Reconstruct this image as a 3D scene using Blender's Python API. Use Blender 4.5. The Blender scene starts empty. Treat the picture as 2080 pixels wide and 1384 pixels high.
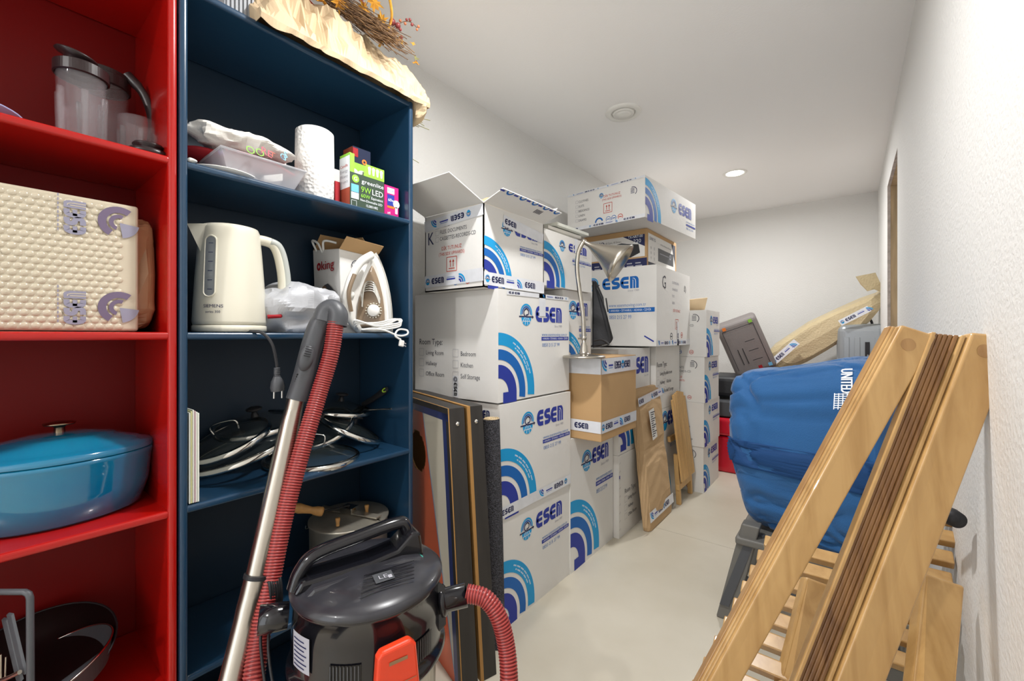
import bpy, math, random
from math import sin, cos, pi, sqrt, atan2, radians
from mathutils import Vector, Matrix, noise
random.seed(7)
SC = bpy.context.scene
COL = SC.collection
V = Vector
# ------------------------------------------------------------------ camera
HC = 1.155                      # camera height
YAW = atan2(685, 870)           # camera turned left of the room's long axis
FOC = 870.0
cam_d = bpy.data.cameras.new('camera'); cam = bpy.data.objects.new('camera', cam_d); COL.objects.link(cam)
cam_d.sensor_width = 36.0; cam_d.lens = FOC / 2080 * 36.0
cam_d.shift_y = -10 / 2080.0; cam_d.clip_start = 0.02
cam.location = (0, 0, HC); cam.rotation_euler = (pi / 2, 0, YAW)
SC.camera = cam
SC.view_settings.view_transform = 'Standard'
try: SC.view_settings.look = 'None'
except Exception: pass
SC.view_settings.gamma = 1; SC.view_settings.use_curve_mapping = False
SC.view_settings.exposure = 0.40
w = bpy.data.worlds.new('world'); SC.world = w; w.use_nodes = True
w.node_tree.nodes['Background'].inputs[0].default_value = (.93, .965, 1, 1)
w.node_tree.nodes['Background'].inputs[1].default_value = 2.2
# ceiling downlights: x, y, power of each (the fixtures are built further down)
DOWNLIGHTS = [(-0.71, 3.75, 17), (-0.64, 0.90, 19), (-0.71, -1.55, 24)]

# ------------------------------------------------------------------ helpers
_s, _c = sin(YAW), cos(YAW)
def ray(px, py):
    a = (px - 1040) / FOC; b = (682 - py) / FOC
    return V((-_s + _c * a, _c + _s * a, b))
def T(px, py, t): return V((0, 0, HC)) + ray(px, py) * t
def atX(px, py, x): r = ray(px, py); return V((0, 0, HC)) + r * (x / r.x)
def atY(px, py, y): r = ray(px, py); return V((0, 0, HC)) + r * (y / r.y)
def atZ(px, py, z): r = ray(px, py); return V((0, 0, HC)) + r * ((z - HC) / r.z)

def lin(h):
    h = h.lstrip('#'); o = []
    for i in (0, 2, 4):
        x = int(h[i:i + 2], 16) / 255.0
        o.append(x / 12.92 if x <= 0.04045 else ((x + 0.055) / 1.055) ** 2.4)
    return tuple(o) + (1,)

def mat(name, col, rough=0.5, metal=0.0, bump=0.0, bscale=200, var=0.0, vscale=8, trans=0.0, ior=1.45, alpha=1.0,
        emit=0, coat=0, stretch=None, col2=None, btype='NOISE', sheen=0, spec=None):
    m = bpy.data.materials.new(name); m.use_nodes = True
    nt = m.node_tree; N = nt.nodes; L = nt.links
    b = N['Principled BSDF']
    c1 = lin(col) if isinstance(col, str) else col
    b.inputs['Base Color'].default_value = c1
    b.inputs['Roughness'].default_value = rough
    b.inputs['Metallic'].default_value = metal
    b.inputs['IOR'].default_value = ior
    b.inputs['Transmission Weight'].default_value = trans
    b.inputs['Alpha'].default_value = alpha
    b.inputs['Coat Weight'].default_value = coat
    b.inputs['Sheen Weight'].default_value = sheen
    if spec is not None: b.inputs['Specular IOR Level'].default_value = spec
    if emit:
        b.inputs['Emission Color'].default_value = c1; b.inputs['Emission Strength'].default_value = emit
    tc = N.new('ShaderNodeTexCoord'); mp = N.new('ShaderNodeMapping')
    L.new(tc.outputs['Object'], mp.inputs[0])
    if stretch: mp.inputs['Scale'].default_value = stretch
    if var or col2:
        n = N.new('ShaderNodeTexNoise'); n.inputs['Scale'].default_value = vscale; n.inputs['Detail'].default_value = 5
        L.new(mp.outputs[0], n.inputs['Vector'])
        r = N.new('ShaderNodeValToRGB'); r.color_ramp.elements[0].position = 0.32; r.color_ramp.elements[1].position = 0.68
        if col2: a = lin(col2)
        else: a = tuple(x * (1 - var) for x in c1[:3]) + (1,)
        r.color_ramp.elements[0].color = a; r.color_ramp.elements[1].color = c1
        L.new(n.outputs['Fac'], r.inputs[0]); L.new(r.outputs[0], b.inputs['Base Color'])
    if bump:
        if btype == 'NOISE':
            n = N.new('ShaderNodeTexNoise'); n.inputs['Scale'].default_value = bscale; n.inputs['Detail'].default_value = 3
            out = n.outputs['Fac']
        elif btype == 'WAVE':
            n = N.new('ShaderNodeTexWave'); n.inputs['Scale'].default_value = bscale; n.inputs['Distortion'].default_value = 1.0
            out = n.outputs['Fac']
        else:
            n = N.new('ShaderNodeTexVoronoi'); n.inputs['Scale'].default_value = bscale; out = n.outputs['Distance']
        L.new(mp.outputs[0], n.inputs['Vector'])
        bp = N.new('ShaderNodeBump'); bp.inputs['Strength'].default_value = bump; bp.inputs['Distance'].default_value = 0.004
        L.new(out, bp.inputs['Height']); L.new(bp.outputs[0], b.inputs['Normal'])
    return m

M = {}
M['wall'] = mat('wall_paint', '#e4e3e0', 0.75, bump=0.55, bscale=90)
M['ceil'] = mat('ceiling_paint', '#faf9f8', 0.85, bump=0.15, bscale=120)
M['floor'] = mat('concrete', '#cfc8b8', 0.38, bump=0.12, bscale=25, col2='#c2baa8', vscale=2.2)
M['dark'] = mat('dark_gap', '#3b352e', 0.9)
M['gyp'] = mat('gypsum_edge', '#d3c6be', 0.9, bump=0.6, bscale=60, var=0.35, vscale=30)
M['stud'] = mat('stud_wood', '#d9bd95', 0.7, bump=0.2, bscale=60, stretch=(6, 6, .6), var=0.35, vscale=6)
M['red'] = mat('red_paint', '#a8100a', 0.26, bump=0.05, bscale=30, coat=.3)
M['blue'] = mat('blue_paint', '#1b3a54', 0.28, bump=0.06, bscale=30, coat=.25)
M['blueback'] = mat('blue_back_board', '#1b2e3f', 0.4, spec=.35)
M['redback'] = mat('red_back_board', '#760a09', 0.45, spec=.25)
M['carton'] = mat('white_carton', '#e6e4e0', 0.7, bump=0.12, bscale=40, var=0.05, vscale=5)
M['cartonin'] = mat('carton_inside', '#d3d0ca', 0.8, bump=0.1, bscale=30)
M['cedge'] = mat('carton_edge', '#a98d68', 0.9)
M['kraft'] = mat('kraft_carton', '#c19c6e', 0.75, bump=0.1, bscale=30, var=0.07, vscale=6)
M['paper'] = mat('kraft_paper', '#cbb492', 0.75, bump=0.35, bscale=14, var=0.12, vscale=5)
M['quilt'] = mat('quilted_paper', '#c6a67e', 0.8, bump=0.6, bscale=26, btype='WAVE', stretch=(1, 1, 1.6))
M['navy'] = mat('print_navy', '#27389a', 0.6)
M['mid'] = mat('print_blue', '#0b63b4', 0.6)
M['cyan'] = mat('print_cyan', '#129ad6', 0.6)
M['ink'] = mat('print_dark', '#1c2352', 0.6)
M['grey'] = mat('print_grey', '#4a4b55', 0.7)
M['lgrey'] = mat('print_light_grey', '#a9a9b2', 0.7)
M['rprint'] = mat('print_red', '#c8422f', 0.7)
M['pblue'] = mat('print_pale_blue', '#5f86c2', 0.7)
M['wprint'] = mat('print_white', '#eef3f8', 0.6)
M['tape'] = mat('packing_tape', '#e3e5ea', 0.28, coat=.3, var=.08, vscale=30)
M['steel'] = mat('brushed_steel', '#b9b3a8', 0.27, 1.0, bump=0.02, bscale=200, stretch=(1, 1, 30))
M['chrome'] = mat('chrome', '#d8d6d0', 0.12, 1.0)
M['dullsteel'] = mat('dull_aluminium', '#bdb6a8', 0.42, .75, var=.2, vscale=20)
M['topblack'] = mat('dusty_black_plastic', '#26262a', 0.3, coat=.3, col2='#34343a', vscale=14)
M['black'] = mat('black_gloss_plastic', '#15151a', 0.16, coat=.4)
M['blackm'] = mat('black_matte_plastic', '#232326', 0.5, bump=.1, bscale=300)
M['dgrey'] = mat('dark_grey_plastic', '#4a4c50', 0.42, bump=.1, bscale=400)
M['sgrey'] = mat('stool_grey_plastic', '#6b6964', 0.5, bump=.15, bscale=250)
M['hose'] = mat('red_hose', '#6f1519', 0.32)
M['hose2'] = mat('red_hose_ridge', '#a84440', 0.3)
M['latch'] = mat('red_orange_latch', '#e2401f', 0.3, coat=.3)
M['cream'] = mat('cream_plastic', '#e0dccb', 0.3, coat=.2)
M['cream2'] = mat('cream_plastic_grey', '#b9bdb8', 0.35)
M['window'] = mat('smoky_window', '#8d9296', 0.15, alpha=1)
M['white'] = mat('white_plastic', '#ecebe6', 0.35)
M['brownpl'] = mat('taupe_plastic', '#8c7862', 0.3)
M['silverbag'] = mat('silver_fabric', '#bfc1c6', 0.42, .3, bump=.2, bscale=60)
M['towel'] = mat('paper_towel', '#f0eeea', 0.95, bump=.8, bscale=90, btype='VOR')
M['clear'] = mat('clear_plastic', '#d8d2d6', 0.04, ior=1.5, alpha=.09, coat=1)
M['bin'] = mat('translucent_bin', '#d5d6dc', 0.25, alpha=.42)
M['glass'] = mat('lid_glass', '#3c4241', 0.03, ior=1.5, alpha=.28, coat=1)
M['smokecap'] = mat('dark_brown_plastic', '#2a1f20', 0.35)
M['teal'] = mat('teal_enamel', '#067a9a', 0.12, coat=1, col2='#08608c', vscale=3)
M['bubble'] = mat('bubble_film', '#c6bca6', 0.22, var=.06, vscale=4, coat=.3)
M['leather'] = mat('brown_paper_end', '#a57e5c', 0.35, bump=.6, bscale=12, var=.25, vscale=8)
M['pfade'] = mat('print_faded_blue', '#8d8c9f', 0.4)
M['pfade2'] = mat('print_faded_violet', '#6c5f78', 0.4)
M['panblack'] = mat('nonstick_black', '#0b0a0b', 0.3)
M['copper'] = mat('worn_steel_knob', '#96846e', 0.25, 1.0)
M['wood'] = mat('turned_beech', '#c39257', 0.45, var=.2, vscale=10, stretch=(1, 8, 8))
def teak(name, c1, c2):
    m = bpy.data.materials.new(name); m.use_nodes = True; nt = m.node_tree; N = nt.nodes; L = nt.links; b = N['Principled BSDF']
    b.inputs['Roughness'].default_value = .3; b.inputs['Coat Weight'].default_value = .35
    tc = N.new('ShaderNodeTexCoord'); mp = N.new('ShaderNodeMapping'); L.new(tc.outputs['Object'], mp.inputs[0])
    mp.inputs['Rotation'].default_value = (radians(18), radians(-24), 0)
    mp.inputs['Scale'].default_value = (16, 16, 1.1)
    n = N.new('ShaderNodeTexNoise'); n.inputs['Scale'].default_value = 2.2; n.inputs['Detail'].default_value = 6; n.inputs['Distortion'].default_value = .6
    L.new(mp.outputs[0], n.inputs['Vector'])
    r = N.new('ShaderNodeValToRGB'); r.color_ramp.elements[0].position = .3; r.color_ramp.elements[1].position = .62
    r.color_ramp.elements[0].color = lin(c2); r.color_ramp.elements[1].color = lin(c1)
    L.new(n.outputs['Fac'], r.inputs[0]); L.new(r.outputs[0], b.inputs['Base Color'])
    bp = N.new('ShaderNodeBump'); bp.inputs['Strength'].default_value = .08; L.new(n.outputs['Fac'], bp.inputs['Height']); L.new(bp.outputs[0], b.inputs['Normal'])
    return m
M['teak'] = teak('teak', '#bf9962', '#a8814c')
M['teak2'] = teak('dark_teak', '#8a6238', '#5f3d20')
M['teakplug'] = teak('teak_plug', '#a98250', '#936b3e')
M['tabwood'] = mat('folding_table_wood', '#d8ad70', .45, var=.25, vscale=5, stretch=(1, 12, .6))
M['duffel'] = mat('blue_canvas', '#23619c', .7, bump=.35, bscale=260, var=.12, vscale=4, sheen=.25)
M['strap'] = mat('blue_webbing', '#17457a', .75, bump=.2, bscale=260)
M['navyf'] = mat('navy_fabric', '#1a2340', .8)
M['redf'] = mat('red_fabric', '#a01420', .7, bump=.3, bscale=60)
M['tissue'] = mat('printed_tissue', '#f0ece4', .6, bump=.2, bscale=30)
M['pgreen'] = mat('print_green', '#7fb83c', .6)
M['ppink'] = mat('print_pink', '#c04a5e', .6)
M['pviolet'] = mat('print_violet', '#7a4d94', .6)
M['lime'] = mat('lime_carton', '#95d545', .45)
M['dgreen'] = mat('dark_green_carton', '#3a4a3c', .45)
M['pinkc'] = mat('magenta_carton', '#c2207a', .4)
M['bulborange'] = mat('orange_print', '#e07a2c', .5)
M['skyp'] = mat('sky_print', '#6db8e2', .5)
M['brick'] = mat('brick_red_print', '#b5563e', .6)
M['jacket'] = mat('black_nylon', '#26272b', .5, bump=.3, bscale=40)
M['rug'] = mat('charcoal_rug', '#2b2b2f', .95, bump=1, bscale=260, btype='VOR', col2='#55555c', vscale=160)
M['rugback'] = mat('rug_backing', '#cdb792', .9)
M['cblack'] = mat('black_stained_wood', '#35322f', .5, var=.3, vscale=6, stretch=(8, 8, .5))
M['ply'] = mat('plywood_edge', '#a47a44', .7)
M['corange'] = mat('board_orange', '#c9502c', .3, col2='#d6704c', vscale=1.4)
M['cbeige'] = mat('board_cream', '#d3ccb9', .3)
M['cnavy'] = mat('board_navy', '#2f3a6d', .3)
M['csky'] = mat('board_sky', '#72a5c9', .3)
M['suit'] = mat('grey_suitcase_fabric', '#7d7775', .7, bump=.2, bscale=120)
M['suitshell'] = mat('silver_suitcase_shell', '#a0a6aa', .28, .3)
M['redbin'] = mat('glossy_red_plastic', '#c3142c', .2, coat=.4)
M['redsuit'] = mat('orange_red_fabric', '#b0331f', .6)
M['wrap'] = mat('bubble_wrap_paper', '#cfbd97', .35, bump=.55, bscale=75, btype='VOR', var=.12, vscale=6)
M['yleaf'] = mat('yellow_leaf', '#d8a63c', .6, col2='#b9791f', vscale=30)
M['rleaf'] = mat('red_leaf', '#9c3a22', .6, col2='#6d2418', vscale=30)
M['berry'] = mat('berry', '#9a4a48', .35, var=.3, vscale=30)
M['berry2'] = mat('orange_berry', '#c87a55', .35)
M['twig'] = mat('twig', '#4a3425', .8, col2='#8a6a48', vscale=60)
M['straw'] = mat('straw_stem', '#8c8a5c', .8)
M['emit'] = mat('lamp_lens', '#fff8ee', .5, emit=14)
M['greenled'] = mat('green_button', '#3f9c8c', .3)
M['plateb'] = mat('lilac_plate', '#aab2dc', .3)
M['rib'] = mat('ribbed_grey_plastic', '#9a9da2', .5)
M['sheet'] = mat('white_sheets', '#e6e8de', .5)
M['sheet2'] = mat('pale_yellow_sheet', '#cfcf9a', .5)
M['sheet3'] = mat('pale_pink_sheet', '#d0b6bc', .5)

ORG = {}
class MB:
    def __init__(s): s.v = []; s.f = []; s.m = []; s.s = []; s.mats = []
    def mi(s, m):
        m = M[m] if isinstance(m, str) else m
        if m not in s.mats: s.mats.append(m)
        return s.mats.index(m)
    def add(s, vs, fs, m, smooth=False):
        k = len(s.v); i = s.mi(m); s.v.extend([V(p) for p in vs])
        for f in fs: s.f.append([q + k for q in f]); s.m.append(i); s.s.append(smooth)
    def hexa(s, p, m):      # p: 4 bottom pts, 4 top pts
        s.add(p, [(0, 3, 2, 1), (4, 5, 6, 7), (0, 1, 5, 4), (1, 2, 6, 5), (2, 3, 7, 6), (3, 0, 4, 7)], m)
    def box(s, lo, hi, m):
        x0, y0, z0 = lo; x1, y1, z1 = hi
        s.hexa([(x0, y0, z0), (x1, y0, z0), (x1, y1, z0), (x0, y1, z0), (x0, y0, z1), (x1, y0, z1), (x1, y1, z1), (x0, y1, z1)], m)
    def obox(s, o, a, b, c, m):   # corner o and three edge vectors
        o = V(o); a = V(a); b = V(b); c = V(c)
        s.hexa([o, o + a, o + a + b, o + b, o + c, o + a + c, o + a + b + c, o + b + c], m)
    def cbox(s, o, a, b, c, m):
        o = V(o); a = V(a); b = V(b); c = V(c); s.obox(o - a / 2 - b / 2 - c / 2, a, b, c, m)
    def prism(s, pts, vec, m):
        n = len(pts); pts = [V(p) for p in pts]; vec = V(vec)
        s.add(pts + [p + vec for p in pts], [tuple(range(n))[::-1], tuple(range(n, 2 * n))] + [(i, (i + 1) % n, n + (i + 1) % n, n + i) for i in range(n)], m)
    def tube(s, pts, r, m, n=12, caps=True, smooth=True, flat=1.0, up=None):
        pts = [V(p) for p in pts]; K = len(pts)
        rs = r if isinstance(r, (list, tuple)) else [r] * K
        vs = []; prev = None
        for i, p in enumerate(pts):
            d = (pts[min(i + 1, K - 1)] - pts[max(i - 1, 0)])
            if d.length < 1e-9: d = V((0, 0, 1))
            d.normalize()
            if prev is None:
                a = up and V(up) or (V((0, 0, 1)) if abs(d.z) < .9 else V((1, 0, 0)))
                a = a - d * a.dot(d); a.normalize()
            else:
                a = prev - d * prev.dot(d)
                if a.length < 1e-6: a = d.orthogonal()
                a.normalize()
            prev = a; b = d.cross(a)
            for k in range(n):
                t = 2 * pi * k / n; vs.append(p + (a * cos(t) + b * sin(t) * flat) * rs[i])
        fs = []
        for i in range(K - 1):
            for k in range(n):
                fs.append((i * n + k, i * n + (k + 1) % n, (i + 1) * n + (k + 1) % n, (i + 1) * n + k))
        s.add(vs, fs, m, smooth)
        if caps:
            s.add(vs[:n], [tuple(range(n))[::-1]], m); s.add(vs[-n:], [tuple(range(n))], m)
    def lathe(s, prof, o, m, axis=(0, 0, 1), n=40, sx=1.0, sy=1.0, xd=None, smooth=True, a0=0, a1=2 * pi):
        o = V(o); z = V(axis).normalized()
        x = V(xd) if xd is not None else (V((1, 0, 0)) if abs(z.x) < .9 else V((0, 1, 0)))
        x = (x - z * x.dot(z)).normalized(); y = z.cross(x)
        full = abs(a1 - a0 - 2 * pi) < 1e-6; nn = n if full else n + 1
        vs = []; fs = []
        for r, h in prof:
            for k in range(nn):
                t = a0 + (a1 - a0) * k / n; vs.append(o + x * cos(t) * r * sx + y * sin(t) * r * sy + z * h)
        for i in range(len(prof) - 1):
            for k in range(n):
                k2 = (k + 1) % n if full else k + 1
                fs.append((i * nn + k, i * nn + k2, (i + 1) * nn + k2, (i + 1) * nn + k))
        s.add(vs, fs, m, smooth)
    def ball(s, o, r, m, n=12):
        rx, ry, rz = r if isinstance(r, (tuple, list)) else (r, r, r)
        vs = []; fs = []; K = n // 2 + 1
        for i in range(K):
            a = pi * i / (K - 1)
            for k in range(n):
                t = 2 * pi * k / n; vs.append(V(o) + V((rx * sin(a) * cos(t), ry * sin(a) * sin(t), -rz * cos(a))))
        for i in range(K - 1):
            for k in range(n): fs.append((i * n + k, i * n + (k + 1) % n, (i + 1) * n + (k + 1) % n, (i + 1) * n + k))
        s.add(vs, fs, m, True)
    def build(s, name, parent=None, label=None, cat=None, group=None, kind=None, bevel=0, seg=2, solid=0, sub=0, origin=None):
        if parent is not None: org = ORG[parent.name]
        elif origin is not None: org = V(origin)
        else:
            xs = [p.x for p in s.v]; ys = [p.y for p in s.v]; zs = [p.z for p in s.v]
            org = V(((min(xs) + max(xs)) / 2, (min(ys) + max(ys)) / 2, min(zs)))
        me = bpy.data.meshes.new(name); me.from_pydata([tuple(p - org) for p in s.v], [], s.f)
        for m in s.mats: me.materials.append(m)
        me.polygons.foreach_set('material_index', s.m); me.polygons.foreach_set('use_smooth', s.s)
        me.update()
        o = bpy.data.objects.new(name, me); COL.objects.link(o)
        ORG[o.name] = org
        if parent is not None: o.parent = parent
        else: o.location = org
        if label: o['label'] = label
        if cat: o['category'] = cat
        if group: o['group'] = group
        if kind: o['kind'] = kind
        if solid:
            md = o.modifiers.new('solid', 'SOLIDIFY'); md.thickness = solid; md.offset = 0
        if sub:
            md = o.modifiers.new('sub', 'SUBSURF'); md.levels = sub; md.render_levels = sub
        if bevel:
            md = o.modifiers.new('bevel', 'BEVEL'); md.width = bevel; md.segments = seg; md.limit_method = 'ANGLE'; md.angle_limit = radians(40)
            md.harden_normals = False
        return o

def thing(name, label, cat, loc, group=None):
    o = bpy.data.objects.new(name, None); COL.objects.link(o); o.location = loc; o.empty_display_size = .05
    ORG[o.name] = V(loc); o['label'] = label; o['category'] = cat
    if group: o['group'] = group
    return o

_tc = {}
def textmesh(st):
    if st in _tc: return _tc[st]
    cu = bpy.data.curves.new('lettering', 'FONT'); cu.body = st; cu.size = 1; cu.resolution_u = 2
    ob = bpy.data.objects.new('lettering', cu)
    me = bpy.data.meshes.new_from_object(ob)
    vs = [(p.co.x, p.co.y) for p in me.vertices]; fs = [tuple(p.vertices) for p in me.polygons]
    W_ = max([x for x, y in vs] or [1])
    bpy.data.objects.remove(ob); bpy.data.curves.remove(cu); bpy.data.meshes.remove(me)
    _tc[st] = (vs, fs, W_); return _tc[st]

class Fr:                       # a flat frame on a face: decals are laid on it
    def __init__(s, mb, o, u, v, off=0.0009):
        s.mb = mb; s.o = V(o); s.u = V(u).normalized(); s.v = V(v).normalized(); s.n = s.u.cross(s.v); s.off = off; s.k = 0
    def sub(s, x, y, ang=0, sc=1):
        f = Fr(s.mb, s.o + s.u * x + s.v * y, s.u * cos(ang) + s.v * sin(ang), -s.u * sin(ang) + s.v * cos(ang), s.off); f.k = s.k; return f
    def p(s, x, y, e=0): return s.o + s.u * x + s.v * y + s.n * (s.off + e)
    def poly(s, pts, m, e=0): s.mb.add([s.p(x, y, e) for x, y in pts], [tuple(range(len(pts)))], m)
    def rect(s, x0, y0, x1, y1, m, e=0): s.poly([(x0, y0), (x1, y0), (x1, y1), (x0, y1)], m, e)
    def ribbon(s, pts, wd, m, e=0):
        K = len(pts); L = []; R = []
        for i, (x, y) in enumerate(pts):
            x0, y0 = pts[max(i - 1, 0)]; x1, y1 = pts[min(i + 1, K - 1)]
            dx, dy = x1 - x0, y1 - y0; l = sqrt(dx * dx + dy * dy) or 1; nx, ny = -dy / l, dx / l
            L.append((x + nx * wd / 2, y + ny * wd / 2)); R.append((x - nx * wd / 2, y - ny * wd / 2))
        vs = [s.p(a, b, e) for a, b in L + R]
        s.mb.add(vs, [(K + i, K + i + 1, i + 1, i) for i in range(K - 1)], m)
    def arc(s, cx, cy, r0, r1, a0, a1, m, n=20, e=0):
        vs = []; 
        for i in range(n + 1):
            a = a0 + (a1 - a0) * i / n
            vs.append(s.p(cx + r1 * cos(a), cy + r1 * sin(a), e)); vs.append(s.p(cx + r0 * cos(a), cy + r0 * sin(a), e))
        s.mb.add(vs, [(2 * i, 2 * i + 2, 2 * i + 3, 2 * i + 1) for i in range(n)], m)
    def text(s, st, x, y, h, m, wmax=None, e=0, xs=1.0, bold=0, align='l'):
        vs, fs, W_ = textmesh(st); sc = h / 0.72; sx = sc * xs
        if wmax: sx = wmax / W_
        if align == 'c': x -= W_ * sx / 2
        if align == 'r': x -= W_ * sx
        for db in ([0] if not bold else [-bold, bold]):
            s.mb.add([s.p(x + a * sx + db, y + b * sc, e + (0.00005 if db > 0 else 0)) for a, b in vs], fs, m)
    def square(s, x, y, sz, m, wd=.0012):
        s.ribbon([(x, y), (x + sz, y)], wd, m); s.ribbon([(x, y + sz), (x + sz, y + sz)], wd, m)
        s.ribbon([(x, y), (x, y + sz)], wd, m); s.ribbon([(x + sz, y), (x + sz, y + sz)], wd, m)

def bez(p, n=8):   # smooth 2D/3D Catmull-Rom through points
    out = []; P = [V(tuple(q) + (0,) * (3 - len(q))) for q in p]; K = len(P)
    for i in range(K - 1):
        a = P[max(i - 1, 0)]; b = P[i]; c = P[i + 1]; d = P[min(i + 2, K - 1)]
        for j in range(n):
            t = j / n; out.append(0.5 * ((2 * b) + (c - a) * t + (2 * a - 5 * b + 4 * c - d) * t * t + (3 * b - a - 3 * c + d) * t ** 3))
    out.append(P[-1]); return out

def esen(fr, x, y, wd, h, m='navy', slit='wprint', n=7):
    L = wd / 4.35; t = h * .27; g = L * .09
    def P(ox, pts): return [(x + ox + a * L, y + b * h) for a, b in pts]
    def arcp(cx, cy, rx, ry, a0, a1): return [(cx + rx * cos(a0 + (a1 - a0) * i / n), cy + ry * sin(a0 + (a1 - a0) * i / n)) for i in range(n + 1)]
    for k in (0, 2):
        ox = k * L * 1.1
        fr.ribbon(P(ox, [(.95, .865)] + arcp(.46, .5, .33, .365, pi / 2, pi) + arcp(.46, .5, .33, .365, pi, 1.5 * pi) + [(.95, .135)]), t, m)
        fr.ribbon(P(ox, [(.1, .5), (.93, .5)]), t * .75, m)
    ox = L * 1.1
    fr.ribbon(P(ox, [(.93, .865), (.55, .865)] + arcp(.45, .685, .28, .18, pi / 2, 1.5 * pi)[1:] + [(.5, .5)] + arcp(.58, .32, .28, .18, pi / 2, -pi / 2)[1:] + [(.07, .135)]), t, m)
    ox = L * 3.3
    fr.poly(P(ox, [(0, 0), (1.0, 0), (1.0, .62)] + arcp(.62, .62, .38, .38, 0, pi / 2)[1:] + [(0, 1)]), m)
    fr.ribbon(P(ox, [(.34, 0), (.34, .72)]), h * .045, slit, .0004); fr.ribbon(P(ox, [(.66, 0), (.66, .5), (.62, .70), (.5, .82), (.3, .84)]), h * .045, slit, .0004)

def emblem(fr, cx, cy, r, detail=True):
    fr.arc(cx, cy, r * .82, r, -.15, pi + .15, 'cyan', 16)
    fr.arc(cx, cy, r * .6, r * .76, -.1, pi + .1, 'mid', 14)
    sw = bez([(cx - r * .1, cy - r * .15), (cx + r * .3, cy - r * .05), (cx + r * .35, cy + r * .3), (cx, cy + r * .5), (cx - r * .4, cy + r * .25), (cx - r * .35, cy - r * .12), (cx, cy - r * .3), (cx + r * 1.05, cy - r * .28)], 4 if detail else 2)
    fr.ribbon([(p.x, p.y) for p in sw], r * .13, 'ink', .0002)
    fr.poly([(cx + r * 1.0, cy - r * .12), (cx + r * 1.25, cy - r * .3), (cx + r * 1.0, cy - r * .48)], 'ink', .0002)
    fr.ribbon([(cx - r * 1.2, cy - r * .3), (cx - r * .3, cy - r * .3)], r * .13, 'ink', .0002)
    fr.arc(cx, cy - r * .38, 0, r * .82, pi, 2 * pi, 'cyan', 12)
    if detail:
        for a in (-.6, -.2, .2, .6):
            fr.ribbon([(cx + r * a * .5, cy - r * .4), (cx + r * a * 1.1, cy - r * (1.2 - abs(a) * .45))], r * .06, 'wprint', .0003)
        fr.ribbon([(cx - r * .68, cy - r * .75), (cx + r * .68, cy - r * .75)], r * .06, 'wprint', .0003)

def rainbow(fr, x, y, R, tex=True):
    a1 = pi / 2
    fr.arc(x, y, R * .80, R, -.1, a1, 'cyan', 24)
    fr.arc(x, y, R * .56, R * .73, -.16, a1, 'mid', 22)
    fr.arc(x, y, R * .26, R * .48, -.05, a1, 'navy', 20)
    fr.rect(x + R * .12, y - R * .16, x + R * .48, y + R * .02, 'navy', .0001)
    if tex:
        for q, a_, b_, n_ in ((.915, .32, 1.15, 34), (.86, .42, 1.05, 26)):
            for i in range(n_):
                a = a_ + (b_ - a_) * i / n_
                if i % 6 == 5: continue
                fr.arc(x, y, R * (q - .012), R * (q + .012), a, a + (b_ - a_) / n_ * .62, 'wprint', 1, .0003)

CITY = ' \u2022 ANKARA \u2022 \u0130STANBUL \u2022 ADANA \u2022 \u0130ZM\u0130R'
def logo_face(fr, W, Hh, far=False, R=None, ly=.80, big=1.0):
    R = R or Hh * .54
    rainbow(fr, .002, Hh * .075, R, not far)
    h = Hh * .155 * big; lx = W * .475; lw = W * .40
    emblem(fr, W * .345, Hh * (ly - .005), Hh * .095 * big, not far)
    esen(fr, lx, Hh * ly - h / 2, lw, h, n=4 if far else 7)
    if not far: fr.text('Since 1989', lx + lw, Hh * ly - h / 2 - Hh * .048, Hh * .024, 'lgrey', align='r')
    yy = Hh * (ly - .26)
    fr.text('www.esenmoving.com.tr', W * .56, yy + Hh * .045, Hh * .032, 'pblue', wmax=W * .40)
    fr.rect(W * .555, yy, W * .985, yy + Hh * .036, 'navy')
    if not far: fr.text(CITY, W * .56, yy + Hh * .010, Hh * .018, 'wprint', wmax=W * .41, e=.0004)
    fr.text('0850 215 27 99', W * .565, yy - Hh * .062, Hh * .036, 'pblue', wmax=W * .27)

def room_face(fr, W, Hh, x=.06, col2=True, sc=1.0):
    h = Hh * .044 * sc
    fr.text('Room Type:', W * x, Hh * .50, h * 1.35, 'grey', xs=.85)
    for i, st in enumerate(['Living Room', 'Hallway', 'Office Room']):
        y = Hh * (.40 - i * .105); fr.square(W * x, y - h * .25, h * 1.6, 'lgrey'); fr.text(st, W * x + h * 2.3, y, h, 'grey', xs=.85)
    if col2:
        for i, st in enumerate(['Bedroom', 'Kitchen', 'Self Storage']):
            y = Hh * (.40 - i * .105); fr.square(W * (x + .44), y - h * .25, h * 1.6, 'lgrey'); fr.text(st, W * (x + .44) + h * 2.3, y, h, 'grey', xs=.85)

def arrows(fr, x, y, s_):
    fr.square(x, y, s_, 'rprint', s_ * .05)
    fr.rect(x + s_ * .2, y + s_ * .16, x + s_ * .8, y + s_ * .22, 'rprint')
    for q in (.33, .63):
        fr.rect(x + s_ * q, y + s_ * .3, x + s_ * (q + .06), y + s_ * .68, 'rprint')
        fr.poly([(x + s_ * (q - .07), y + s_ * .64), (x + s_ * (q + .13), y + s_ * .64), (x + s_ * (q + .03), y + s_ * .84)], 'rprint')

def seal(fr, x, y, r, m='grey'):
    fr.arc(x, y, r * .86, r, -.9, 1.9, m, 12)
    for i in range(4): fr.rect(x - r * .5, y + r * (.5 - i * .3), x + r * .4, y + r * (.62 - i * .3), m)
def stamp(fr, x, y, r, m):
    fr.arc(x, y, r * .8, r, 0, 2 * pi, m, 14); fr.rect(x - r * .6, y - r * .14, x + r * .6, y + r * .14, m)

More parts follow.
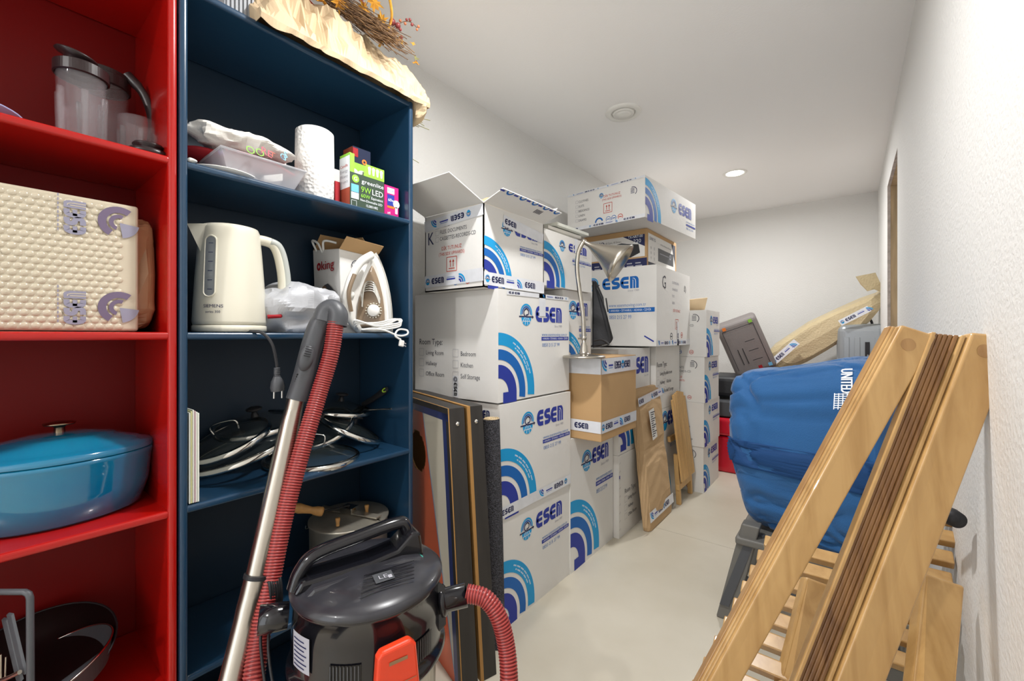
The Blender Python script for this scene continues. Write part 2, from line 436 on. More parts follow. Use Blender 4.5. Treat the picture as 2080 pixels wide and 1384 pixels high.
def books_face(fr, W, Hh, letter='K', lines=('BOOKS', 'FILES, DOCUMENTS', 'CASSETTES-RECORDS-CD'), sealon=False, arr=True):
    h = Hh * .05
    if letter: fr.text(letter, W * .05, Hh * .62, Hh * .17, 'ink', xs=.8)
    for i, st in enumerate(lines):
        y = Hh * (.82 - i * .085); fr.square(W * .2, y - h * .2, h * 1.2, 'lgrey'); fr.text(st, W * .2 + h * 1.6, y, h, 'grey', xs=.8)
    fr.text('D\u0130K TUTUNUZ', W * .48, Hh * .52, h * .95, 'rprint', xs=.8, align='c')
    fr.text('(THIS SIDE UPWARDS)', W * .48, Hh * .45, h * .85, 'rprint', xs=.8, align='c')
    if arr: arrows(fr, W * .40, Hh * .24, Hh * .18)
    stamp(fr, W * .55, Hh * .1, Hh * .045, 'mid'); stamp(fr, W * .75, Hh * .1, Hh * .045, 'rprint')
    if sealon: seal(fr, W * .8, Hh * .82, Hh * .1)

def tape_unit(fr, x, w_, flip, far=False):
    """one repeat of the printed packing tape, 0.26 long"""
    f = fr.sub(x, 0) if not flip else fr.sub(x + .26, w_, pi)
    esen(f, .045, w_ * .25, .075, w_ * .5, 'ink', 'tape', 4)
    emblem(f, .02, w_ * .52, w_ * .26, False)
    f.rect(.135, w_ * .42, .185, w_ * .54, 'navy'); f.rect(.138, w_ * .62, .182, w_ * .67, 'pblue')
    for i, (c_, q) in enumerate((('cyan', 1), ('mid', .72), ('navy', .42))):
        f.arc(.205, w_ * .12, w_ * .72 * (q - .2), w_ * .72 * q, 0, pi / 2, c_, 6)

def tape(fr, x0, y0, x1, y1, w_=.05, flip=False, start=0.0, wrap=None):
    if hasattr(fr.mb, 'multi'):
        m2 = MB(); fr.mb.multi.append(m2); g_ = Fr(m2, fr.o, fr.u, fr.v, fr.off); fr = g_
    d = sqrt((x1 - x0) ** 2 + (y1 - y0) ** 2); f = fr.sub(x0, y0, atan2(y1 - y0, x1 - x0)); f.off = fr.off + .0003
    f.rect(0, 0, d, w_, 'tape'); f.off += .0004
    x = -start
    while x < d - .05:
        if x >= 0 and x + .26 <= d + .05: tape_unit(f, x, w_, flip)
        elif x >= -.13 and x + .26 <= d + .3:     # a cut repeat: only the small logo fits
            g = f.sub(max(x, 0.01), 0)
            if max(x, .01) + .09 < d: esen(g, .0, w_ * .25, .075, w_ * .5, 'ink', 'tape', 3)
        x += .26

def carton(name, label, X1, Y0, Z0, W_, D_, H_, faceX=None, faceY=None, yaw=0, m='carton', cat='box', group=None, tapes=None, open_top=False):
    """box whose corner nearest the aisle and the camera stands at X1, Y0. W_ runs back to the wall, D_ down the room"""
    a = radians(yaw); u = V((-sin(a), cos(a), 0)); wv = V((-cos(a), -sin(a), 0)); o = V((X1, Y0, Z0))
    root = thing(name, label, cat, o + u * D_ / 2 + wv * W_ / 2, group)
    mb = MB()
    if not open_top: mb.obox(o + wv * W_, -wv * W_, u * D_, V((0, 0, H_)), m)
    else:
        th = .005
        mb.obox(o + wv * W_, -wv * W_, u * D_, V((0, 0, th)), m)
        mb.obox(o + wv * W_, -wv * W_, u * th, V((0, 0, H_)), m); mb.obox(o + wv * W_ + u * (D_ - th), -wv * W_, u * th, V((0, 0, H_)), m)
        mb.obox(o + wv * th, -wv * th, u * D_, V((0, 0, H_)), m); mb.obox(o + wv * W_, -wv * th, u * D_, V((0, 0, H_)), m)
    fx = Fr(mb, o, u, (0, 0, 1)); fy = Fr(mb, o + wv * W_, -wv, (0, 0, 1))
    if faceX: faceX(fx, D_, H_)
    if faceY: faceY(fy, W_, H_)
    mb.build('carton_body', root, bevel=.0035)
    if tapes:
        t = MB(); t.multi = []; tx = Fr(t, o, u, (0, 0, 1), .0016); ty = Fr(t, o + wv * W_, -wv, (0, 0, 1), .0016)
        tapes(tx, ty, D_, W_, H_)
        for q in t.multi: q.build('packing_tape', root)
        if t.v: t.build('printed_marks', root)
    return root, o, u, wv

# ------------------------------------------------------------------ the room
XL, XR, YB, YR, ZC = -1.62, 0.20, 5.0, -2.4, 2.44
def struct(name, mb, **k): return mb.build(name, kind='structure', origin=(0, 0, 0), **k)
b = MB(); JY = 2.56
b.box((XL - .1, YR, -.1), (XR + .4, JY - .0015, 0), 'floor'); b.box((XL - .1, JY + .0015, -.1), (XR + .4, YB, 0), 'floor'); b.box((XL, JY - .0015, -.1), (XR, JY + .0015, -.006), 'dark')
struct('floor', b)
b = MB(); b.box((XL - .1, YR, ZC), (XR + .4, YB, ZC + .1), 'ceil'); struct('ceiling', b)
b = MB(); b.box((XL - .1, YR, 0), (XL, YB, ZC), 'wall'); struct('wall_left', b)
b = MB(); b.box((XL - .1, YB, 0), (XR + .4, YB + .1, ZC), 'wall'); struct('wall_back', b)
b = MB(); b.box((XL - .1, YR - .1, 0), (-1.35, YR, ZC), 'wall'); b.box((-.10, YR - .1, 0), (XR + .4, YR, ZC), 'wall'); b.box((-1.35, YR - .1, 2.1), (-.10, YR, ZC), 'wall'); struct('wall_rear', b)
OY0, OY1, OZ = 3.04, 3.80, 2.15
b = MB(); T_ = .016
for x0, x1 in ((XR, XR + T_), (XR + .11, XR + .12)):
    b.box((x0, YR, 0), (x1, OY0, ZC), 'wall'); b.box((x0, OY1, 0), (x1, YB, ZC), 'wall'); b.box((x0, OY0, OZ), (x1, OY1, ZC), 'wall')
b.box((XR + T_, YR, 0), (XR + .11, OY0 - .04, ZC), 'stud'); b.box((XR + T_, OY1 + .04, 0), (XR + .11, YB, ZC), 'stud'); b.box((XR + T_, OY0 - .04, OZ + .04), (XR + .11, OY1 + .04, ZC), 'stud')
struct('wall_right', b)
b = MB()
b.box((XR + T_, OY1 + .003, 0), (XR + .11, OY1 + .04, OZ + .04), 'stud'); b.box((XR + T_, OY0 - .04, 0), (XR + .11, OY0 - .003, OZ + .04), 'stud'); b.box((XR + T_, OY0 - .003, OZ + .003), (XR + .11, OY1 + .003, OZ + .04), 'stud')
g_ = .0012
b.box((XR + .0005, OY1 - g_, 0), (XR + T_, OY1 + .0005, OZ), 'gyp'); b.box((XR + .0005, OY0, OZ - g_), (XR + T_, OY1, OZ + .0005), 'gyp')
struct('door_1', b)
b = MB(); b.box((XR + .34, YR, 0), (XR + .4, YB, ZC), 'wall'); struct('opening_light_block', b)  # unseen slab added behind the side opening to stop light leaking in

for i, (x, y, pw) in enumerate(DOWNLIGHTS):
    if i != 0: lab = ['', 'recessed ceiling light above the camera', 'recessed ceiling light behind the camera'][i]
    else: lab = 'small round recessed ceiling light shining near the far end of the room'
    t = thing('ceiling_light', lab, 'ceiling light', (x, y, ZC))
    b = MB(); b.lathe([(.062, -.001), (.064, -.004), (.082, -.006), (.088, -.001)], (x, y, ZC), 'white'); b.build('trim_ring', t)
    b = MB(); b.lathe([(.0001, -.003), (.03, -.0032), (.062, -.002)], (x, y, ZC), 'emit', n=32); b.build('lens', t)
    ld = bpy.data.lights.new('downlight', 'AREA'); ld.shape = 'DISK'; ld.size = .11; ld.energy = pw; ld.color = (1, .995, .985); ld.spread = radians(175)
    lo = bpy.data.objects.new('downlight', ld); COL.objects.link(lo); lo.parent = t; lo.location = (0, 0, -.012)
b = MB()
t = thing('ceiling_vent', 'round white ventilation valve on the ceiling', 'ceiling vent', (-1.02, 2.33, ZC))
b.lathe([(.10, 0), (.10, -.004), (.092, -.012), (.072, -.012), (.066, -.004), (.066, 0)], (-1.02, 2.33, ZC), 'white', n=48); b.build('outer_ring', t)
b = MB(); b.lathe([(.0001, -.02), (.034, -.02), (.037, -.016), (.044, -.012), (.056, -.016), (.060, -.010), (.060, 0)], (-1.02, 2.33, ZC), 'white', n=48); b.build('centre_disc', t)

# ------------------------------------------------------------------ bookcases
AX = -1.24; BKX = -1.56; TH = .018; SH = .413
def bookcase(y0, y1, paint, back, label, name='bookcase'):
    t = thing(name, label, 'bookcase', ((AX + BKX) / 2, (y0 + y1) / 2, 0))
    ztop = HC + 2 * SH + TH + .002
    for ya in (y0, y1 - TH):
        b = MB(); b.box((BKX, ya, 0), (AX, ya + TH, ztop), paint); b.build('side_panel', t, bevel=.0075, seg=4)
    for k, z in enumerate([HC + 2 * SH, HC + SH - .013, HC - .010, HC - SH - .013, HC - 2 * SH - .008, .06]):
        b = MB(); b.box((BKX + .004, y0 + TH - .006, z), (AX - .0025, y1 - TH + .006, z + TH), paint)
        b.build('top_panel' if k == 0 else 'shelf', t, bevel=.0065, seg=4)
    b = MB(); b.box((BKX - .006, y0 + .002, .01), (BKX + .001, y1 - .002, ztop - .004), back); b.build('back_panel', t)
    b = MB(); b.box((AX - .02, y0 + TH, 0), (AX - .01, y1 - TH, .06), paint); b.build('plinth', t)
    return t
YB0, YB1 = .3075, .999
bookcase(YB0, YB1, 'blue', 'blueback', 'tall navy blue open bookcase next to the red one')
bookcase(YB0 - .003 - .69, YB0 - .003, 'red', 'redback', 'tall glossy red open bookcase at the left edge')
S1, S2, S3, S4 = HC + SH + .005, HC + .008, HC - SH + .005, HC - 2 * SH + .010

# ------------------------------------------------------------------ moving boxes
G = 'white printed moving boxes'
def lf(R=None, ly=.80, far=False, big=1.0): return lambda fr, W, Hh: logo_face(fr, W, Hh, far, R, ly, big)
carton('moving_box', 'white moving box on the floor, bottom of the nearest stack beside the rolled rug', -1.064, 1.269, 0, .50, .53, .437, lf(), None, group=G)
def tp2(tx, ty, D, W, Hh):
    tape(tx, 0, .002, D, .006, .045, True, .02)
    esen(ty, W * .74, Hh * .86, W * .16, Hh * .08, 'ink'); emblem(ty, W * .69, Hh * .9, Hh * .045)
carton('moving_box', 'white moving box in the nearest stack, second from the floor, printed tape along its base', -1.062, 1.272, .438, .50, .525, .447, lf(), None, group=G, tapes=tp2, yaw=-.6)
def tp3(tx, ty, D, W, Hh):
    tape(tx, D * .52, Hh * 1.0, D * .52, Hh * .78, .05, False, .0)
    tape(ty, W * .80, Hh * 0.0, W * .80, Hh * .20, .045, False, .0) if False else None
    f = ty.sub(W * .5, Hh * .21, -pi / 2); f.rect(-.0, 0, .09, .032, 'tape'); esen(f.sub(.03, 0), 0, .006, .055, .02, 'ink', 'tape', 4); emblem(f, .015, .016, .011)
    tape(tx, D * .1, Hh * .955, D * .98, Hh * .965, .018, True, .05)
carton('moving_box', 'white moving box with Room Type checklist, third up the nearest stack', -1.066, 1.266, .893, .495, .535, .445, lf(), lambda f, W, Hh: room_face(f, W, Hh), group=G, tapes=tp3)
# open box on top
def k_face(f, W, Hh): books_face(f, W, Hh)
def tp4(tx, ty, D, W, Hh):
    tape(ty, 0, Hh * .055, W, Hh * .075, .05, False, .0); tape(tx, 0, Hh * .03, D, Hh * .02, .05, False, .0)
    tape(ty, 0, Hh * .80, W, Hh * .86, .045, True, -.02); tape(tx, D * .28, Hh * .80, D * .98, Hh * .72, .045, True, .02)
r4, o4, u4, w4 = carton('moving_box', 'open white moving box with raised flaps on top of the nearest stack', -1.085, 1.205, 1.339, .335, .405, .318, lf(ly=.80), k_face, yaw=0, group=G, tapes=tp4, open_top=True)
def flap(root, a, b_, vec, th=.004, inside='cartonin', marks=None, name='flap'):
    mb = MB(); a = V(a); b_ = V(b_); vec = V(vec); n = (b_ - a).cross(vec).normalized() * th
    mb.prism([a, b_, b_ + vec, a + vec], n, 'carton')
    if marks: marks(mb, a, b_, vec, n)
    return mb.build(name, root, bevel=.001)
zt = 1.339 + .318
c0 = V((-1.085, 1.205, zt)); cx_ = V((-1.085, 1.61, zt)); cy_ = V((-1.42, 1.205, zt)); cc = V((-1.42, 1.61, zt))
A_far = T(906, 346, 0); 
def flapvec(hinge, px, py, dist_dir, L=None):
    # direction on the plane spanned by dist_dir and z whose end lands on the given sight line
    r = ray(px, py); n = dist_dir.cross(V((0, 0, 1))).normalized()
    k = (hinge - V((0, 0, HC))).dot(n) / r.dot(n); return V((0, 0, HC)) + r * k - hinge
fv1 = flapvec(c0, 912, 350, V((0, -1, 0)))
fv2 = flapvec(c0, 1022, 383, V((1, 0, 0)))
def fm(mb, a, b_, vec, n):
    u = (b_ - a).normalized(); f = Fr(mb, a + vec, u, -vec.normalized() if (u.cross(-vec)).dot(V((0, 0, -1))) > 0 else vec.normalized(), .0008)
    if f.n.z > 0: f = Fr(mb, b_ + vec, -u, -vec.normalized(), .0008)
    L = (b_ - a).length
    for i in range(5):
        x = L * (.08 + .2 * i); f.arc(x, .0, .012, .02, 0, pi, 'mid', 8); f.rect(x + .03, .004, x + .055, .012, 'navy')
    for i in range(5): f.rect(L * .25 + .01 * i, .03, L * .25 + .01 * i + .006, .055, 'grey')
flap(r4, c0, cy_, fv1); flap(r4, cx_, c0, fv2, marks=fm)
flap(r4, cx_ + V((-.33, 0, 0)), cx_, V((-.0, .12, .10)))
flap(r4, cc, cy_, V((-.05, 0, .15)))
# wrinkled kraft paper inside
def crumple(mb, c, r, m, amp=.3, sc=8, n=40, k=26, ridged=True, e=1.0, seed=0, clampz=None):
    vs = []; fs = []; c = V(c)
    for i in range(k + 1):
        a = -pi / 2 + pi * i / k
        for j in range(n):
            t = 2 * pi * j / n
            def sp(x, q): return (1 if x >= 0 else -1) * abs(x) ** q
            d = V((sp(cos(a), e) * sp(cos(t), e), sp(cos(a), e) * sp(sin(t), e), sp(sin(a), e)))
            q = V((d.x * r[0], d.y * r[1], d.z * r[2])); s_ = (q + V((seed * 3.1, seed, 0))) * sc
            nv = noise.noise(s_) ; nr = (1 - abs(noise.noise(s_ * 1.9 + V((5, 1, 2))))*2.4) if ridged else noise.noise(s_ * 2)
            f = 1 + amp * (nv * .9 + nr * .35 - .2)
            p = c + q * f
            if clampz is not None and p.z < clampz: p.z = clampz + (.0005 if j % 2 else 0)
            vs.append(p)
    for i in range(k):
        for j in range(n): fs.append((i * n + j, i * n + (j + 1) % n, (i + 1) * n + (j + 1) % n, (i + 1) * n + j))
    mb.add(vs, fs, m, not ridged)
b = MB(); crumple(b, (-1.27, 1.41, zt + .0), (.12, .15, .10), 'paper', .35, 9, seed=2)
b.build('packing_paper', label='crumpled brown packing paper stuffed in the open moving box', cat='packing paper')

# stack between the nearest stack and the far one
carton('moving_box', 'tall white moving box on the floor under the brown carton', -1.059, 1.80, 0, .50, .478, .652, lf(R=.30, ly=.80, big=.8), None, group=G)
carton('moving_box', 'white moving box behind the desk lamp foot, carrying a smaller box', -1.12, 1.83, .93, .40, .295, .455, lf(R=.22), None, group=G)
carton('moving_box', 'small white moving box behind the arched neck of the desk lamp', -1.10, 1.632, 1.387, .33, .465, .262, lf(R=.185), None, group=G, tapes=lambda tx, ty, D, W, Hh: tape(tx, D * .60, Hh * 1.0, D * .60, Hh * .72, .028))
carton('moving_box', 'white moving box hidden behind the brown carton, only its edge in view', -1.13, 1.83, .655, .40, .42, .27, None, None, group=G)
b = MB()
for i in range(3):
    z = 1.652 + i * .022
    b.obox((-1.40 + .02 * i, 1.70 + .03 * i, z), (.24, .02 * (i - 1), .0), (-.01, .34, .01), (0, 0, .014), ['sheet', 'tissue', 'sheet'][i])
b.build('paper_pile', label='pile of loose papers lying on the small box behind the open one', cat='papers')
# brown carton on the tall box
def tpk(tx, ty, D, W, Hh):
    tape(tx, 0, Hh * .80, D, Hh * .80, .075, True, .0); tape(ty, 0, Hh * .80, W, Hh * .80, .075, True, .02)
    tape(tx, 0, Hh * .10, D, Hh * .10, .055, False, .0); tape(ty, 0, Hh * .10, W, Hh * .10, .055, False, .1)
carton('cardboard_box', 'plain brown cardboard box with printed tape under the desk lamp', -.912, 1.832, .654, .30, .418, .397, None, None, m='kraft', cat='box', tapes=tpk)
KT = 1.051
# column further down
def tpc(tx, ty, D, W, Hh):
    tx.rect(.0, Hh * .72, .012, Hh * .76, 'navy')
    for i in range(9): tx.ribbon([(.004, Hh * (.1 + .1 * i)), (.018, Hh * (.1 + .1 * i) + .008)], .0015, 'grey')
carton('moving_box', 'white moving box on the floor just left of the leaning wrapped parcel', -1.026, 2.284, 0, .5, .50, .47, lambda f, W, Hh: room_face(f, W * 1.1, Hh * 1.0, x=.14, col2=False), None, group=G, tapes=tpc)
def face_c2(f, W, Hh):
    rainbow(f, .002, .05, Hh * .36); esen(f, W * .38, Hh * .74, W * .56, Hh * .17); f.text('Since 1989', W * .94, Hh * .70, Hh * .02, 'lgrey', align='r')
carton('moving_box', 'tall white moving box directly right of the brown carton, under the black pack', -1.03, 2.285, .471, .5, .49, .605, face_c2, None, group=G)
carton('moving_box', 'white moving box on the floor behind the slatted wooden table', -1.0, 2.80, 0, .5, .50, .655, lambda f, W, Hh: logo_face(f, W, Hh, True, R=.3, ly=.88), None, group=G)
def face_e(f, W, Hh): room_face(f, W * .62, Hh * 1.35, x=.06)
carton('moving_box', 'white moving box with a Room Type list directly under the large G box', -1.0, 2.80, .657, .5, .50, .425, face_e, None, group=G)
def g_left(f, W, Hh):
    esen(f, W * .34, Hh * .73, W * .46, Hh * .15, 'mid'); emblem(f, W * .21, Hh * .82, Hh * .08); f.text('Since 1989', W * .8, Hh * .69, Hh * .025, 'lgrey', align='r')
    f.text('www.esenmoving.com.tr', W * .42, Hh * .50, Hh * .045, 'pblue', wmax=W * .46); f.rect(W * .42, Hh * .425, W * .98, Hh * .48, 'mid'); f.text(CITY, W * .42, Hh * .44, Hh * .028, 'wprint', wmax=W * .52, e=.0004)
    f.text('0850 215 27 99', W * .425, Hh * .345, Hh * .05, 'pblue', wmax=W * .28)
def g_right(f, W, Hh):
    f.text('G', W * .14, Hh * .73, Hh * .17, 'grey', xs=.9)
    for i, st in enumerate(['CLOTHES/LINEN', 'CHANDELIER', 'TOYS', 'LINEN']): f.text(st, W * .42, Hh * (.82 - .09 * i), Hh * .035, 'lgrey', xs=.8)
    f.text('D\u0130K TUTUNUZ', W * .45, Hh * .45, Hh * .035, 'rprint', xs=.9); arrows(f, W * .52, Hh * .22, Hh * .13); stamp(f, W * .4, Hh * .12, .025, 'grey'); stamp(f, W * .72, Hh * .14, .02, 'rprint'); seal(f, W * .82, Hh * .78, .03)
def tpg(tx, ty, D, W, Hh):
    tape(tx, 0, .0, D, .0, .04, True); tape(tx, D * .62, 0, D * .62, Hh * .32, .035)
    ty.ribbon([(W * .86, .065), (W * .97, .03)], .008, 'navy')
carton('moving_box', 'large white moving box lettered G under the receiver carton', -.935, 2.63, 1.088, .55, .70, .508, g_right, g_left, group=G, tapes=tpg)
# receiver carton
def onk_y(f, W, Hh):
    f.rect(.0, .0, W, Hh * .26, 'ink'); f.rect(W * .03, Hh * .30, W * .97, Hh * .86, 'carton')
    f.poly([(W * .64, Hh * .86), (W * .97, Hh * .86), (W * .97, Hh * .55)], 'ink', .0003)
    f.text('ONKYO', W * .03, Hh * .70, Hh * .10, 'ink', xs=1.1, bold=.001); f.text('All Out. All Game. All Stream.', W * .26, Hh * .72, Hh * .06, 'grey', wmax=W * .36)
    f.text('TX-NR7100', W * .72, Hh * .79, Hh * .07, 'wprint', e=.0008, wmax=W * .22); f.text('220', W * .80, Hh * .66, Hh * .10, 'wprint', e=.0008)
    f.poly([(W * .38, Hh * .34), (W * .76, Hh * .30), (W * .90, Hh * .40), (W * .88, Hh * .62), (W * .72, Hh * .66), (W * .40, Hh * .56)], 'blackm', .0006)
    f.poly([(W * .40, Hh * .56), (W * .72, Hh * .66), (W * .62, Hh * .70), (W * .34, Hh * .62)], 'dgrey', .0008)
    for i in range(7): f.rect(W * (.05 + .13 * i), Hh * .05, W * (.15 + .13 * i), Hh * .09, 'lgrey', .0003); f.rect(W * (.05 + .13 * i), Hh * .13, W * (.13 + .13 * i), Hh * .16, 'lgrey', .0003)
def onk_x(f, W, Hh):
    f.rect(.02, .0, W - .03, Hh * .9, 'carton'); f.rect(.02, 0, W - .03, Hh * .17, 'grey', .0002)
    f.text('ONKYO', .04, Hh * .74, Hh * .09, 'ink', xs=1.0, e=.0003); f.rect(W * .34, Hh * .27, W * .88, Hh * .62, 'dgrey', .0003); f.rect(W * .40, Hh * .48, W * .7, Hh * .50, 'lgrey', .0006)
    f.arc(W * .76, Hh * .50, .012, .018, 0, 2 * pi, 'lgrey', 12, .0006)
    f.text('All Out. All Game. All Stream.', W * .42, Hh * .72, Hh * .045, 'grey', wmax=W * .38, e=.0003)
    f.poly([(W * .8, Hh * .9), (W - .03, Hh * .9), (W - .03, Hh * .35)], 'grey', .0005)
    for i in range(3): stamp(f, W * .12, Hh * (.55 - i * .13), .01, 'grey'); stamp(f, W * .22, Hh * (.55 - i * .13), .01, 'grey')
carton('cardboard_box', 'audio receiver carton on the large G box, wedged under the topmost box', -1.035, 2.735, 1.598, .46, .60, .258, onk_x, onk_y, m='kraft', cat='box')
def top_y(f, W, Hh):
    for i, st in enumerate(['CLOTHES', 'SUITS', 'BEDDINGS', 'LINEN', 'DRAPES']):
        y = Hh * (.72 - i * .125); f.square(W * .12, y, Hh * .07, 'lgrey'); f.text(st, W * .16, y, Hh * .06, 'grey', xs=.85)
    f.text('D\u0130K TUTUNUZ', W * .50, Hh * .70, Hh * .055, 'rprint', xs=.9); f.text('(THIS SIDE UPWARDS)', W * .48, Hh * .62, Hh * .05, 'rprint', xs=.8)
    arrows(f, W * .50, Hh * .30, Hh * .24); seal(f, W * .86, Hh * .68, Hh * .11, 'ink'); emblem(f, W * .47, Hh * .77, Hh * .06)
    f.arc(W * .44, Hh * .1, .02, .03, .2, pi, 'mid'); stamp(f, W * .56, Hh * .13, .018, 'pblue'); stamp(f, W * .63, Hh * .13, .018, 'mid'); stamp(f, W * .71, Hh * .13, .018, 'rprint')
def top_x(f, W, Hh):
    rainbow(f, .002, Hh * .08, Hh * .86); emblem(f, W * .52, Hh * .64, Hh * .17); esen(f, W * .62, Hh * .48, W * .28, Hh * .30)
    f.rect(W * .78, Hh * .26, W * .99, Hh * .31, 'navy'); f.text('www.esenmoving.com.tr', W * .78, Hh * .35, Hh * .05, 'pblue', wmax=W * .2); f.text('0850 215 27 99', W * .78, Hh * .16, Hh * .06, 'pblue', wmax=W * .16)
def tpt(tx, ty, D, W, Hh):
    tape(ty, 0, .0, W, .0, .022, False, .1); tape(ty, 0, Hh - .014, W, Hh - .014, .013, True)
carton('moving_box', 'long white moving box at the very top of the tall far stack near the ceiling', -.949, 2.478, 1.858, .56, .80, .25, top_x, top_y, yaw=-5, group=G, tapes=tpt)
# far stack of four
fb = lambda f, W, Hh: books_face(f, W * 1.0, Hh, letter='', sealon=True)
def far_room(f, W, Hh):
    for i, st in enumerate(['Bedroom', 'Kitchen', 'Self Storage']):
        y = Hh * (.42 - i * .14); f.square(W * .52, y, Hh * .05, 'lgrey'); f.text(st, W * .6, y, Hh * .05, 'grey', xs=.85)
carton('moving_box', 'white moving box at the bottom of the far stack of four near the suitcases', -.837, 3.325, 0, .42, .455, .337, lambda f, W, Hh: logo_face(f, W, Hh, False), fb, group=G)
carton('moving_box', 'white moving box second from the floor in the far stack of four', -.832, 3.315, .338, .42, .475, .323, lambda f, W, Hh: logo_face(f, W, Hh, False), far_room, group=G)
carton('moving_box', 'white moving box third from the floor in the far stack of four', -.830, 3.325, .662, .42, .43, .335, lambda f, W, Hh: logo_face(f, W, Hh, False), fb, group=G, tapes=lambda tx, ty, D, W, Hh: tape(ty, W * .35, Hh * .985, W * .35, Hh * .78, .03))
carton('moving_box', 'white moving box at the top of the far stack of four', -.818, 3.33, .998, .42, .40, .345, lambda f, W, Hh: logo_face(f, W, Hh, False), fb, group=G, tapes=lambda tx, ty, D, W, Hh: tape(ty, W * .45, Hh * .13, W * .45, Hh * .0 - .02, .03))
b = MB(); b.prism([(-1.10, 3.50, 1.344), (-.88, 3.52, 1.344), (-.90, 3.60, 1.40), (-.84, 3.45, 1.44), (-1.0, 3.44, 1.43)], (0, .004, .003), 'paper'); b.build('paper_scrap', label='scrap of brown paper on top of the far stack of four', cat='paper')

# black soft pack between lamp and G box
b = MB(); P = [T(1203, 570, 2.42), T(1212, 572, 2.40), T(1226, 604, 2.38), T(1228, 622, 2.38), T(1246, 688, 2.36), T(1240, 698, 2.36), T(1203, 706, 2.40)]
tt = thing('soft_case', 'black padded soft case standing on a box behind the desk lamp', 'case', T(1222, 702, 2.40))
vec = ray(1220, 640).normalized() * .12; b.prism(P, vec, 'jacket'); b.build('case_body', tt, bevel=.008, seg=3)
b = MB(); b.tube(bez([T(1212, 585, 2.375), T(1222, 606, 2.36), T(1232, 640, 2.345), T(1242, 684, 2.335)]), .0035, 'blackm', 6); b.tube([T(1231, 606, 2.36), T(1235, 634, 2.35)], .004, 'blackm', 6); b.build('zipper', tt)
b = MB(); b.tube(bez([T(1206, 692, 2.35), T(1222, 690, 2.33), T(1236, 700, 2.32), T(1222, 704, 2.31), T(1204, 706, 2.32)]), .006, 'blackm', 6, flat=.4); b.build('strap', tt)

# ------------------------------------------------------------------ desk lamp
t = 2.02; lc = T(1186, 716, t); lc.z = KT
L = thing('desk_lamp', 'brushed steel desk lamp with cone shade on the brown cardboard box', 'lamp', lc)
b = MB(); b.lathe([(.0001, 0), (.098, 0), (.1, .004), (.096, .010), (.06, .014), (.025, .018), (.020, .03), (.017, .055), (.010, .07), (.009, .085), (.0001, .086)], lc, 'steel', n=48); b.build('base', L)
b = MB(); tt_ = t; pts = [lc + V((0, 0, .08)), T(1184, 640, tt_), T(1177, 590, tt_), T(1172, 545, tt_), T(1175, 512, tt_), T(1184, 493, tt_)]; b.tube(bez(pts), .0105, 'steel', 14); b.build('stem', L)
b = MB(); b.ball(lc + V((0, 0, .092)), .014, 'steel'); b.tube([lc + V((-.03, 0, .09)), lc + V((.012, 0, .094))], .004, 'steel', 8); b.ball(T(1186, 491, tt_), .013, 'steel'); b.build('joint', L)
ap = T(1187, 492, tt_); rimc = T(1262, 536, tt_ - .06); axd = (rimc - ap); Lh = axd.length
b = MB(); b.lathe([(.010, 0), (.013, .03), (.020, .05), (.045, Lh * .55), (.078, Lh * .85), (.094, Lh), (.096, Lh), (.080, Lh * .86), (.047, Lh * .56), (.022, .052)], ap, 'steel', axis=axd, n=48); b.build('shade', L)
b = MB(); b.ball(ap + axd * .6, .028, 'white'); b.build('bulb', L)


# ------------------------------------------------------------------ leaning parcel, folding table
b = MB(); lt = thing('wrapped_parcel', 'long flat parcel in brown quilted paper leaning on the boxes', 'parcel', (-.95, 2.65, 0))
B0 = V((-.915, 2.46, .0)); B1 = V((-.915, 2.87, .0)); 
up1 = V((-.09, 0, .83)); wd1 = V((0, .42, 0)); th1 = V((-.045, 0, 0))
def slab_rows(mb, o, wv, hv, tv, rows, m):
    vs = []
    for (h, w0, w1, t0) in rows:
        a = o + hv * h + wv * w0; c_ = o + hv * h + wv * w1
        mid_ = (a + c_) / 2
        vs += [a + tv * .9, a + tv * .25, a - tv * t0 * .2 + wv * .06, mid_ - tv * t0 * .5, c_ - tv * t0 * .2 - wv * .06, c_ + tv * .25, c_ + tv * .9]
    n = 7; fs = []
    for i in range(len(rows) - 1):
        for k in range(n - 1): fs.append((i * n + k, i * n + k + 1, (i + 1) * n + k + 1, (i + 1) * n + k))
        fs.append((i * n + n - 1, i * n, (i + 1) * n, (i + 1) * n + n - 1))
    fs.append(tuple(range(n))[::-1]); fs.append(tuple(range((len(rows) - 1) * n, len(rows) * n)))
    mb.add(vs, fs, m)
slab_rows(b, B0, wd1, up1, th1, [(0, .02, .98, 0), (.03, 0, 1, .3), (.2, .0, 1.0, 1.0), (.45, .01, .99, 1.0), (.53, .03, .97, .4), (.56, .03, .97, .3), (.62, .01, .99, .9), (.85, .0, 1.0, 1.0), (.96, .02, .98, .4), (1.0, .05, .95, .1)], 'quilt'); b.build('paper_wrap', lt, bevel=.006)
b = MB(); fr = Fr(b, B0 + up1 * .07 + V((.004, 0, 0)), V((0, 1, 0)), up1, .008); tape(fr, 0, 0, .42, .0, .06, True); b.build('packing_tape', lt)
b = MB(); fr = Fr(b, B0 + up1 * .88 + V((.003, 0, 0)), V((0, 1, 0)), up1, .012); tape(fr, 0, 0, .42, .03, .05, False, .05); b.build('packing_tape', lt)
b = MB(); fr = Fr(b, B0 + up1 * .62 + V((.02, 0, 0)), V((0, 1, 0)), up1, .012); fr.poly([(.12, 0), (.20, .01), (.19, .19), (.10, .18)], 'white'); fr.off += .0005
for i in range(12): fr.rect(.125, .02 + .013 * i, .16 + .02 * ((i * 7) % 3), .026 + .013 * i, 'grey')
b.build('shipping_label', lt, label='white printed shipping label')
